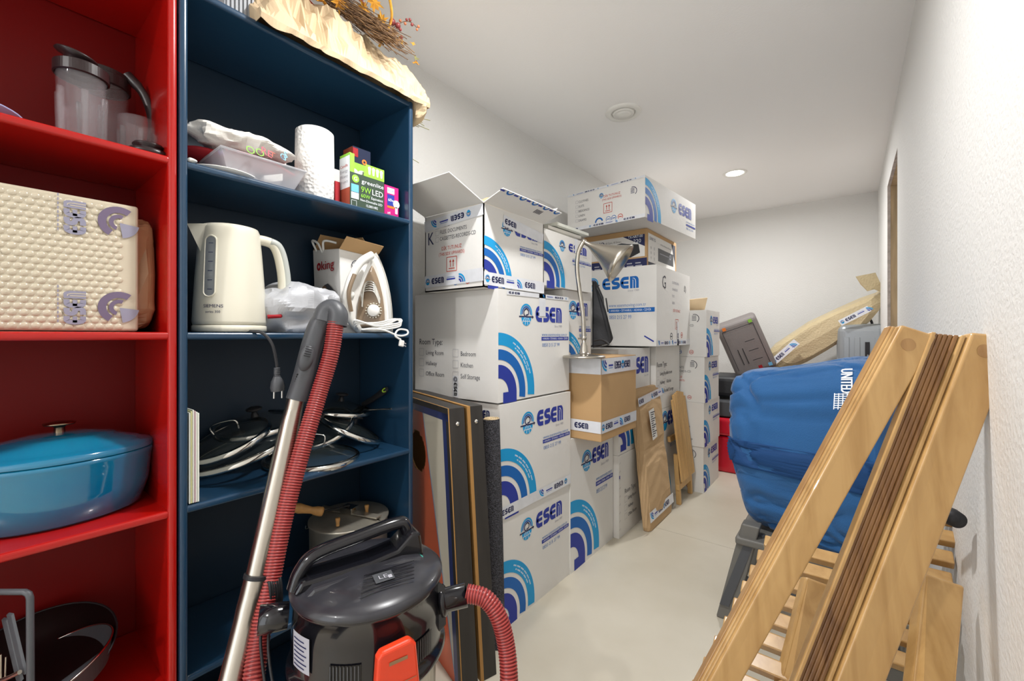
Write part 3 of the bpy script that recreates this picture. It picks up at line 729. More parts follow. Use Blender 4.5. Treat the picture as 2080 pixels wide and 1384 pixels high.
# folding table
ft = thing('folding_table', 'small slatted wooden folding table leaning folded against the boxes', 'table', (-.93, 3.1, 0))
o = V((-.885, 2.99, .16)); ux = V((0, .30, 0)); uz = V((-.075, 0, .60)); nn = uz.cross(ux).normalized()
for i in range(9):
    b = MB(); a0 = i / 9; a1 = (i + .84) / 9
    z0 = .0; z1 = 1 - .04 * abs(i - 4) / 4 - (.0 if i not in (0, 8) else .04)
    b.obox(o + ux * a0 + uz * z0, ux * (a1 - a0), uz * (z1 - z0), -nn * -.012 if nn.x > 0 else nn * .012, 'tabwood')
    b.build('slat', ft, bevel=.002)
for s_ in (0.02, .9):
    b = MB(); b.obox(V((-.90, 2.99, 0)) + ux * s_, ux * .09, V((-.02, 0, .34)), V((-.03, 0, 0)), 'tabwood'); b.build('leg', ft, bevel=.003)
for z in (.10, .42): 
    b = MB(); b.obox(V((-.905 - .012 * (z > .3) * 5, 2.99, z)), ux, V((-.005, 0, .035)), V((-.02, 0, 0)), 'tabwood'); b.build('crossbar', ft, bevel=.002)

# ------------------------------------------------------------------ cornhole boards, rug roll
YW = radians(-17)
def board(rc, label, hz, front=True, dz=0):
    rt = V(rc); wv = V((-cos(YW), -sin(YW), 0)); nf = V((sin(YW), -cos(YW), 0))   # towards the camera
    upv = V((-.075, .01, .91)); Wd = .56; th = .062; Hh = upv.length; upn = upv.normalized()
    pt_ = .004 if front else .012
    bd = thing('cornhole_board', label, 'game board', rt + wv * Wd / 2)
    b = MB()
    for (a, w_, z0, z1) in ((0, .02, 0, Hh), (Wd - .02, .02, 0, Hh)):
        b.obox(rt + wv * a + upn * z0, wv * w_, nf * (th - pt_), upn * (z1 - z0), 'cblack')
    b.obox(rt + wv * .02, wv * (Wd - .04), nf * (th - pt_), upn * .02, 'cblack'); b.obox(rt + wv * .02 + upn * (Hh - .02), wv * (Wd - .04), nf * (th - pt_), upn * .02, 'cblack')
    b.build('frame', bd, bevel=.002)
    b = MB(); o = rt + nf * (th - pt_)
    hx, hy, R = Wd / 2, Hh - .20, .076
    # top panel with its round hole: ring of quads out to the outline
    N = 48; inner = []; outer = []
    for k in range(N):
        a = 2 * pi * k / N; ca, sa = cos(a), sin(a); inner.append((hx + R * ca, hy + R * sa))
        sx_ = ((Wd - hx) / ca if ca > 0 else -hx / ca) if abs(ca) > 1e-6 else 9; sy_ = ((Hh - hy) / sa if sa > 0 else -hy / sa) if abs(sa) > 1e-6 else 9
        q = min(sx_, sy_); outer.append((hx + q * ca, hy + q * sa))
    def P3(x, y, d): return o + wv * x + upn * y + nf * d
    vs = [P3(x, y, pt_) for x, y in inner + outer] + [P3(x, y, 0) for x, y in inner + outer]; fs = []
    corners = [(Wd, Hh), (0, Hh), (0, 0), (Wd, 0)]
    for k in range(N):
        j = (k + 1) % N
        fs.append((k, j, N + j, N + k)); fs.append((2 * N + k, 3 * N + k, 3 * N + j, 2 * N + j)); fs.append((k, 2 * N + k, 2 * N + j, j)); fs.append((N + k, N + j, 3 * N + j, 3 * N + k))
    b.add(vs, fs, 'ply')
    # the four missing corners
    def near(c): return sorted(range(N), key=lambda k: (outer[k][0] - c[0]) ** 2 + (outer[k][1] - c[1]) ** 2)[:2]
    for c in corners:
        i, j = near(c)
        b.prism([P3(*outer[i], 0), P3(*c, 0), P3(*outer[j], 0)], nf * pt_, 'ply')
    if front:
        fr = Fr(b, o + nf * pt_ + wv * Wd, -wv, upn, .0006)      # x from left edge
        def F(x): return x
        # painted fields drawn as strips, clipped around the hole
        def field(x0f, x1f, m, e, y0=0, y1=Hh, n=60):
            for i in range(n):
                ya = y0 + (y1 - y0) * i / n; yb = y0 + (y1 - y0) * (i + 1) / n; yc = (ya + yb) / 2
                segs = [(x0f, x1f)]
                def hole(y): 
                    dd = R * R - (y - hy) ** 2
                    return sqrt(dd) if dd > 0 else None
                h = hole(yc)
                xa, xb = x0f(yc), x1f(yc)
                if xb <= xa: continue
                if h is None or xb < Wd - hx - h or xa > Wd - hx + h:
                    fr.poly([(x0f(ya), ya), (x1f(ya), ya), (x1f(yb), yb), (x0f(yb), yb)], m, e)
                else:
                    l = Wd - hx - h; r = Wd - hx + h
                    if xa < l: fr.poly([(x0f(ya), ya), (l, ya), (l, yb), (x0f(yb), yb)], m, e)
                    if xb > r: fr.poly([(r, ya), (x1f(ya), ya), (x1f(yb), yb), (r, yb)], m, e)
        field(lambda y: 0, lambda y: Wd, 'cbeige', 0)
        slope = lambda y: Wd - .225 + (Hh - y) / Hh * .185
        field(lambda y: Wd - slope(y), slope, 'corange', .0002, .0, Hh)
        field(lambda y: slope(y), lambda y: slope(y) + .006, 'csky', .0003)
        field(lambda y: Wd - .045, lambda y: Wd - .018, 'cnavy', .0004); field(lambda y: Wd - .018, lambda y: Wd, 'cblack', .0004); field(lambda y: 0, lambda y: Wd, 'cblack', .0005, Hh - .02, Hh, 2); field(lambda y: 0, lambda y: Wd, 'cnavy', .0004, Hh - .045, Hh - .02, 3)
    b.build('playing_face', bd)
    b = MB(); c = rt + nf * (th * .45) + upn * (Hh - .055); b.lathe([(.0001, .004), (.005, .0035), (.008, .001), (.008, 0)], c, 'chrome', axis=-wv, n=14); b.build('bolt', bd)
    b = MB(); fr = Fr(b, rt + upn * Hh + wv * .25, nf, wv, .001); fr.rect(.02, 0, .05, .05, 'lgrey'); b.build('sticker', bd)
    return bd
board((-.944, 1.115, 0), 'black framed cornhole board behind the orange one, beside the rolled rug', 0, False)
board((-.965, 1.045, 0), 'cornhole board with orange and cream painted face and round hole', 0, True)
rg = thing('rolled_rug', 'thin charcoal rug rolled up and standing beside the nearest box stack', 'rug', (-1.01, 1.2, 0))
b = MB(); b.tube([(-1.035, 1.222, 0), (-1.045, 1.222, .4), (-1.062, 1.222, .84)], .032, 'rug', 20); b.build('roll', rg)
b = MB(); sp = [V((-1.062, 1.222, .842)) + V((cos(a * .5), sin(a * .5), 0)) * (.005 + .00062 * a) for a in range(42)]; b.tube(sp, .0022, 'rugback', 6); b.lathe([(.0001, 0), (.029, 0)], (-1.062, 1.222, .8405), 'rugback', n=20); b.build('rolled_edge', rg)

# ------------------------------------------------------------------ red bookcase contents
def jar(label, c, r, h, name='blender_cup', cap=True, capm='smokecap', flute=False, lid=False):
    t = thing(name, label, 'cup', c); c = V(c)
    b = MB(); b.lathe([(.0001, .002), (r * .82, .002), (r * .86, .01), (r, h - .01), (r, h), (r - .003, h), (r - .0035, h - .01), (r * .82, .012), (.0001, .008)], c, 'clear', n=32)
    if flute:
        for k in range(6):
            a = k * pi / 3; b.tube([c + V((cos(a) * r * .9, sin(a) * r * .9, .015)), c + V((cos(a) * r * .96, sin(a) * r * .96, h * .7))], .006, 'clear', 8)
    b.build('cup_body', t)
    if cap:
        b = MB(); b.lathe([(r + .001, h - .012), (r + .004, h - .01), (r + .004, h + .012), (r - .002, h + .016), (r - .006, h + .012), (.0001, h + .012)], c, capm, n=56, smooth=False); b.build('screw_ring', t)
    if lid:
        b = MB(); b.lathe([(.0001, .03), (.012, .03), (.034, .024), (.036, .02), (.02, .016), (.018, .0)], c + V((.0, -.012, h + .014)), capm, axis=(.15, .18, 1), n=28); b.build('stopper', t)
    return t
jar('clear blender cup with dark ring and stopper on the top red shelf', (-1.345, .157, S1), .042, .165, flute=True, lid=True)
t = jar('larger clear blender jug with dark lid behind the ringed cup', (-1.45, .205, S1), .050, .205, 'blender_jug', capm='smokecap')
b = MB(); cj = V((-1.45, .205, S1)); b.lathe([(.051, .19), (.054, .193), (.052, .228), (.035, .235), (.0001, .235)], cj, 'smokecap', n=56, smooth=False); b.build('lid', t)
b = MB(); b.tube(bez([cj + V((.03, .04, .235)), cj + V((.05, .07, .19)), cj + V((.06, .085, .12)), cj + V((.055, .08, .05))]), [.012] * 6 + [.010] * 19, 'smokecap', 10, flat=.6); b.build('handle', t)
jar('short clear blender cup to the right of the ringed cup', (-1.345, .252, S1), .036, .10, flute=True, cap=False)
b = MB(); b.lathe([(.0001, .0), (.036, 0), (.038, .004), (.038, .012), (.022, .014), (.020, .02), (.030, .024), (.028, .028), (.0001, .030)], (-1.29, .262, S1), 'smokecap', n=32)
b.build('cup_lid', label='dark round cup lid lying on the top red shelf near the side panel', cat='lid')
b = MB(); b.lathe([(.0001, .001), (.07, .002), (.10, .016), (.102, .018), (.07, .006), (.0001, .004)], (-1.33, -.03, S1), 'plateb', n=40); b.build('plate', label='pale lilac plate at the left end of the top red shelf', cat='plate')
# bubble wrapped package
bp = thing('wrapped_package', 'large flat package in bubble wrap on the middle red shelf', 'package', (-1.44, 0, S2))
b = MB(); x1 = -1.30; b.box((-1.53, -.36, S2 + .002), (x1, .246, S2 + .292), 'bubble')
row = 0; z = S2 + .012
while z < S2 + .285:
    y = -.12 + (row % 2) * .0079
    while y < .215:
        b.lathe([(.0001, .0024), (.0040, .0019), (.0062, .0009), (.0072, 0)], (x1, y, z), 'bubble', axis=(1, 0, 0), n=8); y += .0158
    row += 1; z += .0132
b.build('bubble_wrap', bp, bevel=.006, seg=3)
b = MB(); crumple(b, (-1.415, .243, S2 + .140), (.100, .041, .135), 'leather', .16, 14, e=.35, seed=1, clampz=S2 + .001); b.build('paper_end', bp, label='creased brown paper end')
b = MB(); f = Fr(b, (x1 + .0027, .0, S2), (0, 1, 0), (0, 0, 1), .0006)
for yy in (.030, .222):
    b = MB(); f = Fr(b, (x1 + .0027, .0, S2), (0, 1, 0), (0, 0, 1), .0006)
    e_ = f.sub(.212, yy + .025, pi / 2)
    e_.arc(0, 0, .022, .036, -.6, 2.6, 'pfade2', 18); e_.arc(0, 0, .010, .018, -.4, 2.8, 'pfade2', 14); e_.arc(0, -.0, .0, .034, 3.3, 4.6, 'pfade', 10)
    esen(f.sub(.158, yy - .012, pi / 2), 0, 0, .07, .034, 'pfade', 'bubble', 5)
    for k in range(9): f.rect(.106 + .009, yy - .01 + k * .009, .106 + .011, yy - .004 + k * .009, 'pfade')
    b.build('printed_logo', bp)
b = MB(); f = Fr(b, (x1 + .0027, .0, S2), (0, 1, 0), (0, 0, 1), .0006); f.arc(.018, .15, 0, .018, -pi / 2, pi / 2, 'mid', 12)
b.build('blue_mark', bp)
# oval casserole
cx0, cy0 = -1.405, .128
oc = thing('casserole', 'oval teal enamelled casserole with a metal knob on the red shelf', 'casserole', (cx0, cy0, S3))
EX, EY = .118, .162
def oval(mb, prof, m): mb.lathe([(r, z) for r, z in prof], (cx0, cy0, S3), m, n=72, sx=EX, sy=EY)
b = MB(); oval(b, [(.0001, .0), (.80, .001), (.88, .008), (.97, .06), (1.0, .115), (1.02, .128), (1.03, .134), (1.0, .140), (.97, .138)], 'teal'); b.build('pot', oc)
b = MB(); oval(b, [(1.025, .140), (1.03, .146), (1.0, .152), (.93, .158), (.86, .160), (.84, .164), (.60, .176), (.57, .180), (.3, .188), (.0001, .190)], 'teal'); b.build('lid', oc)
b = MB(); b.lathe([(.010, .186), (.009, .200), (.011, .204), (.026, .207), (.027, .211), (.012, .214), (.0001, .214)], (cx0, cy0, S3), 'copper', n=32); b.build('knob', oc)
for s_ in (-1,):
    b = MB(); yy = cy0 + s_ * EY
    b.tube(bez([(cx0 - .05, yy - s_ * .012, S3 + .118), (cx0 - .035, yy + s_ * .012, S3 + .118), (cx0 + .035, yy + s_ * .012, S3 + .118), (cx0 + .05, yy - s_ * .012, S3 + .118)]), .008, 'teal', 10); b.build('side_handle', oc)
# pans low on the red bookcase
def pan(label, c, axis, r, h, m, rim='chrome', name='frying_pan'):
    t = thing(name, label, 'pan', c)
    b = MB(); b.lathe([(.0001, 0), (r * .78, 0), (r * .84, .004), (r, h), (r * 1.01, h), (r * .985, h), (r * .82, .008), (.0001, .006)], c, m, axis=axis, n=56); b.build('pan_body', t)
    b = MB(); ax = V(axis).normalized(); o1 = V(c) + ax * h; x = ax.orthogonal().normalized(); y = ax.cross(x)
    b.tube([o1 + (x * cos(a) + y * sin(a)) * r * 1.0 for a in [2 * pi * k / 56 for k in range(57)]], .0022, rim, 6, caps=False); b.build('rim', t)
    return t
pan('large black non-stick pan at the back of the bottom red shelf', (-1.41, .085, S4 + .058), (.30, -.25, 1), .15, .045, 'panblack', 'blackm')
pan('dark pan with bright steel rim tilted on the bottom red shelf', (-1.35, .10, S4 + .045), (-.10, -.32, 1), .13, .05, 'dgrey')
b = MB(); fr_ = [T(0, 1203, .80), T(50, 1203, .80), T(58, 1207, .80), T(61, 1215, .80), T(62, 1384, .80), T(62, 1430, .80)]
rk = thing('metal_rack', 'dark metal rack frame at the lower left corner on the red shelf', 'rack', T(40, 1420, .8))
b.tube([T(-60, 1203, .80)] + fr_, .0055, 'dgrey', 8); b.build('rack_frame', rk)
for (p, q) in (((2, 1260), (32, 1384)), ((12, 1250), (40, 1370))):
    b = MB(); a = T(p[0], p[1], .83); c = T(q[0], q[1], .81); b.obox(a, (c - a), V((.012, .006, 0)), V((0, .004, .004)), 'dgrey'); b.build('rack_bar', rk, bevel=.001)
b = MB(); b.tube([T(0, 1384, .80), T(20, 1376, .8), T(40, 1366, .8)], .004, 'steel', 8); b.tube([T(2, 1330, .81), T(2, 1420, .81)], .0015, 'steel', 6); b.tube([T(12, 1335, .81), T(9, 1420, .81)], .0015, 'steel', 6); b.build('rack_wire', rk)

# ------------------------------------------------------------------ top of the blue bookcase
ZT = HC + 2 * SH + TH + .004
kb = thing('paper_bundle', 'crumpled kraft paper bundle holding autumn decorations on top of the blue bookcase', 'bundle', (-1.38, .78, ZT))
b = MB()
# folded sheet: rows along Y, section across X going over the front edge
NY, NX = 70, 16; vs = []; fs = []
for i in range(NY + 1):
    u_ = i / NY; y = .475 + u_ * .575
    hgt = .155 + .05 * sin(u_ * 3.0 + .4) + .03 * noise.noise(V((u_ * 6, 1, 0)))
    if u_ < .12: hgt *= .35 + u_ / .12 * .65
    if u_ > .95: hgt *= .92
    sec = [(-1.215, -.030), (-1.210, .0), (-1.222, .03), (-1.245, .075), (-1.27, .12), (-1.30, .155), (-1.33, .175), (-1.37, .18), (-1.41, .17), (-1.44, .14), (-1.47, .10), (-1.50, .06), (-1.52, .03), (-1.54, .005), (-1.55, .001), (-1.56, .001), (-1.56, .0)]
    for j, (x, zz) in enumerate(sec):
        k = zz / .18
        n1 = noise.noise(V((u_ * 9 + j * .25, j * .5, 3))); n2 = abs(noise.noise(V((u_ * 5 - j * .22, j * .15, 8))))
        n3 = 1 - 2.2 * abs(noise.noise(V((u_ * 11 + j * .45, u_ * 3 - j * .2, 15)))) - .3
        z = ZT + k * hgt + (n1 * .02 - n2 * .03 + n3 * .018) * min(1, abs(k) * 3)
        dx = n1 * .014 - n2 * .02 + n3 * .02
        if j <= 1: dx *= .2; z = ZT + zz * (.35 + .65 * abs(noise.noise(V((u_ * 7, 4, 4))))) if j == 0 else ZT + .001
        vs.append(V((x + dx, y + .01 * noise.noise(V((u_ * 12, j * .8, 1))), z)))
n_ = NX + 1
for i in range(NY):
    for j in range(NX): fs.append((i * n_ + j, i * n_ + j + 1, (i + 1) * n_ + j + 1, (i + 1) * n_ + j))
fs.append(tuple(range(n_))[::-1]); fs.append(tuple(NY * n_ + j for j in range(n_)))
b.add(vs, fs, 'paper'); b.build('folded_paper', kb, solid=.0015)
b = MB(); crumple(b, (-1.30, 1.035, ZT + .012), (.09, .04, .07), 'paper', .4, 14, seed=5); b.build('loose_fold', kb)
wr = thing('autumn_wreath', 'autumn wreath of twigs, yellow leaves and red berries in the paper bundle', 'wreath', (-1.36, .85, ZT + .2))
b = MB()
for i in range(300):
    a = random.random(); p = T(655 + a * 120 + random.uniform(-12, 12), -18 + a * 85 + random.uniform(-16, 16), 1.42 + random.uniform(-.03, .05))
    q = p + (T(795, 85, 1.5) - T(655, -10, 1.44)).normalized() * random.uniform(.05, .12) + V((random.uniform(-.012, .012),) * 3)
    b.tube([p, (p + q) / 2 + V((random.uniform(-.006, .006), 0, random.uniform(-.006, .006))), q], 0.0014, 'twig', 4, caps=False)
b.build('twigs', wr)
def leaf(mb, c, sz, m, seed):
    rnd = random.Random(seed); n = V((rnd.uniform(.2, 1), rnd.uniform(-1, .2), rnd.uniform(-.6, .6))).normalized(); x = n.orthogonal().normalized(); y = n.cross(x); ph = rnd.uniform(0, 6)
    vs = [V(c)]; K = 20
    for k in range(K):
        a = 2 * pi * k / K; r = sz * (1.0 if k % 4 == 0 else (.45 if k % 2 else .72)); vs.append(V(c) + (x * cos(a + ph) + y * sin(a + ph)) * r + n * (sz * .25 * sin(a * 2)))
    mb.add(vs, [(0, 1 + k, 1 + (k + 1) % K) for k in range(K)], m)
for k, (px, py, sz, m, tt_) in enumerate([(690, 5, .035, 'yleaf', 1.40), (655, 4, .03, 'yleaf', 1.38), (740, 18, .03, 'yleaf', 1.44), (775, 40, .028, 'yleaf', 1.47), (792, 70, .03, 'yleaf', 1.50), (812, 82, .022, 'yleaf', 1.52), (760, 5, .035, 'yleaf', 1.45), (560, 4, .028, 'rleaf', 1.33), (590, 0, .032, 'rleaf', 1.35), (620, -4, .03, 'rleaf', 1.36), (530, 2, .02, 'rleaf', 1.32), (845, 128, .016, 'yleaf', 1.60), (846, 118, .014, 'straw', 1.60), (838, 88, .012, 'yleaf', 1.55), (725, -6, .04, 'rleaf', 1.46)]):
    b = MB(); leaf(b, T(px, py, tt_), sz, m, k); b.build('leaf', wr, solid=.0006)
for k, (px, py, r, m) in enumerate([(797, 45, .012, 'berry'), (808, 52, .010, 'berry'), (800, 67, .010, 'berry'), (813, 60, .006, 'berry'), (813, 42, .005, 'berry2'), (823, 48, .005, 'berry2'), (826, 40, .005, 'berry'), (833, 41, .005, 'berry'), (837, 50, .0055, 'berry'), (832, 39, .004, 'berry'), (847, 60, .0045, 'berry2'), (850, 54, .005, 'berry2'), (815, 76, .006, 'berry')]):
    b = MB(); b.ball(T(px, py, 1.52), r, m, 12); b.build('berry', wr)
b = MB(); b.tube(bez([T(800, 55, 1.52), T(820, 44, 1.52), T(836, 46, 1.52), T(848, 58, 1.52)]), .0012, 'twig', 5); b.tube(bez([T(770, 95, 1.46), T(795, 40, 1.45), T(790, -10, 1.44)]), .005, 'yleaf', 8, flat=.3); b.build('stem', wr)
b = MB()
for (a, c) in (((838, 236), (874, 245)), ((838, 243), (858, 249)), ((838, 250), (872, 264)), ((838, 254), (851, 258)), ((838, 240), (862, 256)), ((836, 322), (851, 331))):
    b.tube([T(a[0], a[1], 1.62), T(c[0], c[1], 1.64)], .0013, 'straw', 5)
st = b.build('straw_stems', label='few dry stems poking out beside the top corner of the blue bookcase', cat='stems')
b = MB(); y0_, y1_ = .415, .485
for i in range(14):
    y = y0_ + (y1_ - y0_) * i / 14; b.box((-1.40, y, ZT), (-1.285 + (.004 if i % 2 else 0), y + (y1_ - y0_) / 14, ZT + .10), 'rib')
b.build('ribbed_box', label='grey ribbed plastic box on top of the blue bookcase near its left end', cat='box')

# ------------------------------------------------------------------ first blue shelf
bn = thing('plastic_bin', 'shallow translucent plastic bin on the first blue shelf', 'bin', (-1.37, .50, S1))
b = MB(); lo = [(-1.46, .42), (-1.27, .42), (-1.27, .585), (-1.46, .585)]; hi = [(-1.48, .395), (-1.245, .395), (-1.245, .61), (-1.48, .61)]
b.add([(x, y, S1 + .001) for x, y in lo] + [(x, y, S1 + .06) for x, y in hi], [(0, 3, 2, 1), (0, 1, 5, 4), (1, 2, 6, 5), (2, 3, 7, 6), (3, 0, 4, 7)], 'bin'); b.build('tray', bn, solid=.002, bevel=.006, seg=3)
b = MB(); pr_ = [V((x, y, S1 + .06)) for x, y in hi] + [V(hi[0] + (S1 + .06,))]; b.tube(pr_, .0035, 'bin', 8); b.build('lip', bn)
b = MB(); b.obox((-1.40, .53, S1 + .008), (.12, -.02, 0), (0, .05, .02), (0, 0, .02), 'tissue'); b.build('packet', label='small clear packet inside the plastic bin', cat='packet')
b = MB(); crumple(b, (-1.37, .49, S1 + .072), (.10, .135, .022), 'redf', .5, 10, ridged=False, seed=3); b.build('red_cloth', label='folded red cloth lying on the plastic bin', cat='cloth')
gb = thing('gift_bag', 'crumpled white gift bag printed with coloured words on the red cloth', 'bag', (-1.36, .48, S1 + .09))
b = MB(); crumple(b, (-1.335, .475, S1 + .115), (.075, .125, .032), 'tissue', .45, 13, ridged=True, n=56, k=30, seed=9); b.build('bag_body', gb)
b = MB()
for (st, px, py, h, m, an) in (('OO', 505, 306, .022, 'pgreen', .3), ('RE', 533, 305, .020, 'ppink', -.5), ('T', 552, 312, .016, 'brick', -.6), ('S', 580, 314, .018, 'skyp', -.4), ('M', 450, 312, .014, 'pviolet', .8), ('ar', 462, 303, .010, 'ppink', 1.2), ('G', 572, 316, .018, 'skyp', -.5)):
    f = Fr(b, T(px - 4, py + 4, 1.10), (-.15, .98, -.0), (-.2, -.05, .97), 0).sub(0, 0, an * .4); f.text(st, 0, 0, h, m)
b.build('printed_words', gb)
b = MB(); b.box((-1.50, .50, S1), (-1.44, .60, S1 + .17), 'navyf'); b.build('navy_box', label='dark navy packet standing at the back behind the gift bag', cat='packet', bevel=.004)
fk = thing('cutlery_bundle', 'black plastic cutlery poking up behind the gift bag', 'cutlery', (-1.43, .60, S1))
for k in range(4):
    b = MB(); b.tube([(-1.43, .585 + .012 * k, S1 + .02), (-1.42, .57 + .012 * k, S1 + .14), (-1.415, .565 + .012 * k, S1 + .165)], [.003, .003, .006], 'blackm', 6, flat=.3); b.build('fork', fk)
b = MB(); b.lathe([(.0001, .001), (.06, .002), (.085, .010), (.086, .012), (.06, .005), (.0001, .004)], (-1.33, .425, S1), 'white', n=40); b.build('plate', label='white plate under the plastic bin at the left of the blue shelf', cat='plate')
b = MB(); crumple(b, (-1.255, .335, S1 + .006), (.012, .012, .006), 'white', .5, 40); b.build('paper_scrap', label='tiny white scrap at the left corner of the first blue shelf', cat='paper')
pt = thing('paper_towel_roll', 'white paper towel roll standing on the first blue shelf', 'paper towel', (-1.335, .682, S1))
b = MB(); b.lathe([(.021, .228), (.050, .229), (.056, .224), (.0575, .12), (.056, .004), (.054, 0), (.02, 0)], (-1.335, .682, S1), 'towel', n=48); b.build('towel', pt)
b = MB(); b.lathe([(.021, 0), (.021, .229), (.019, .229), (.019, 0)], (-1.335, .682, S1), 'kraft', n=24); b.build('core', pt)
# LED bulb carton
X1, Y0, Z0 = -1.275, .768, S1
lb = thing('bulb_box', 'green and black LED light bulb carton on the first blue shelf', 'box', (X1 - .03, Y0 + .065, Z0))
b = MB(); Wd, Hh, Dp = .130, .158, .062
b.box((X1 - Dp, Y0, Z0), (X1, Y0 + Wd, Z0 + Hh * .74), 'dgreen')
b.box((X1 - Dp, Y0, Z0 + Hh * .74), (X1 - .002, Y0 + .004, Z0 + Hh + .022), 'lime'); b.box((X1 - Dp, Y0 + Wd - .004, Z0 + Hh * .74), (X1 - .002, Y0 + Wd, Z0 + Hh), 'lime'); b.box((X1 - Dp, Y0, Z0 + Hh * .74), (X1 - Dp + .002, Y0 + Wd, Z0 + Hh + .02), 'lime')
f = Fr(b, (X1, Y0, Z0), (0, 1, 0), (0, 0, 1), .0006)
f.rect(0, Hh * .74, Wd * .12, Hh + .02, 'lime'); f.poly([(Wd * .38, Hh * .74), (Wd, Hh * .74), (Wd, Hh), (Wd * .45, Hh)], 'lime')
for i in range(4): x = Wd * (.55 + .12 * i); f.arc(x, Hh * .93, 0, .006, 0, 2 * pi, 'wprint', 12, .0004); f.poly([(x - .005, Hh * .92), (x + .005, Hh * .92), (x + .003, Hh * .80), (x - .003, Hh * .80)], 'wprint', .0003)
f.rect(0, 0, Wd, .008, 'lime', .0003); f.text('greenlite', Wd * .32, Hh * .57, .014, 'wprint', wmax=Wd * .66, e=.0004); f.arc(Wd * .15, Hh * .62, 0, .013, 0, 2 * pi, 'lime', 18, .0004); f.text('G', Wd * .10, Hh * .58, .013, 'wprint', e=.0008)
f.text('9W', Wd * .30, Hh * .38, .020, 'lime', e=.0004, wmax=Wd * .30); f.text('LED', Wd * .62, Hh * .38, .020, 'wprint', e=.0004, wmax=Wd * .34)
f.text('60W', Wd * .30, Hh * .27, .013, 'lime', e=.0004, wmax=Wd * .27); f.text('Equivalent', Wd * .60, Hh * .28, .009, 'wprint', e=.0004, wmax=Wd * .36); f.text('Non-Dimmable LED', Wd * .28, Hh * .19, .008, 'wprint', e=.0004, wmax=Wd * .66); f.text('15,000 HRS', Wd * .44, Hh * .09, .009, 'wprint', e=.0004, wmax=Wd * .36)
f.rect(Wd * .03, Hh * .34, Wd * .24, Hh * .50, 'skyp', .0004); f.rect(Wd * .03, Hh * .20, Wd * .24, Hh * .33, 'wprint', .0004); f.square(Wd * .04, Hh * .05, .018, 'wprint', .001)
f = Fr(b, (X1 - Dp, Y0, Z0), (1, 0, 0), (0, 0, 1), .0006); f.rect(0, 0, Dp, Hh * .42, 'brick'); f.rect(0, Hh * .42, Dp, Hh * 1.08, 'wprint')
for i, st in enumerate(['Candle', 'Energy', 'Efficiency', 'Project']): f.text(st, .004, Hh * (.86 - .11 * i), .010, 'rprint' if i == 0 else 'lgrey', e=.0004, wmax=Dp * .75)
b.build('carton_body', lb)
for i in range(2):
    b = MB(); b.ball((X1 - .03, Y0 + .03 + .03 * i, Z0 + Hh * .80), .016, 'white', 14); b.build('bulb', lb)
b = MB(); X2 = -1.285; b.box((X2 - .06, .906, S1), (X2, .966, S1 + .115), 'pinkc'); f = Fr(b, (X2, .906, S1), (0, 1, 0), (0, 0, 1), .0006)
f.rect(.012, .088, .042, .108, 'wprint'); f.text('PHILIPS', .014, .095, .006, 'mid', e=.0004, wmax=.026); f.rect(.012, .045, .042, .084, 'navy'); f.text('60w', .015, .060, .011, 'wprint', e=.0004); f.rect(.012, .036, .042, .044, 'bulborange'); f.arc(.050, .055, 0, .014, 0, 2 * pi, 'wprint', 16, .0005); f.rect(.045, .02, .055, .045, 'wprint', .0005); f.text('a4', .012, .014, .010, 'wprint', e=.0004)
b.build('bulb_box', label='small magenta light bulb carton at the right end of the shelf', cat='box')
b = MB(); b.box((-1.42, .83, S1), (-1.36, .90, S1 + .245), 'navyf'); f = Fr(b, (-1.36, .83, S1), (0, 1, 0), (0, 0, 1), .0006); f.rect(0, .21, .02, .24, 'redf'); f.arc(.045, .2, .004, .010, 0, 2 * pi, 'bulborange', 12); f2 = Fr(b, (-1.42, .83, S1), (1, 0, 0), (0, 0, 1), .0006); f2.rect(0, 0, .06, .244, 'brick')
b.build('dark_box', label='tall dark carton standing behind the green bulb carton', cat='box')
b = MB(); b.box((-1.45, .745, S1), (-1.40, .81, S1 + .16), 'carton'); b.box((-1.35, .745, S1), (-1.325, .762, S1 + .09), 'redf'); b.build('small_box', label='small pale carton between towel roll and green bulb carton', cat='box')

# ------------------------------------------------------------------ second blue shelf: kettle, bag, dryer box, iron
kc = V((-1.338, .447, S2))
kt = thing('electric_kettle', 'cream electric kettle on the middle blue shelf', 'kettle', kc)
b = MB(); b.lathe([(.0001, .001), (.080, .001), (.087, .004), (.087, .018), (.083, .020), (.0001, .020)], kc, 'cream', n=56); b.build('power_base', kt)
b = MB(); b.lathe([(.0001, .021), (.085, .021), (.0865, .030), (.084, .08), (.080, .15), (.075, .22), (.071, .262), (.070, .276), (.066, .286), (.05, .290), (.0001, .290)], kc, 'cream', n=64)
b.build('kettle_body', kt)
b = MB(); b.prism([kc + V((-.028, -.060, .285)), kc + V((0, -.105, .280)), kc + V((.028, -.060, .285)), kc + V((.02, -.072, .20)), kc + V((-.02, -.072, .20))], V((0, .012, 0)), 'cream'); b.build('spout', kt, bevel=.004)
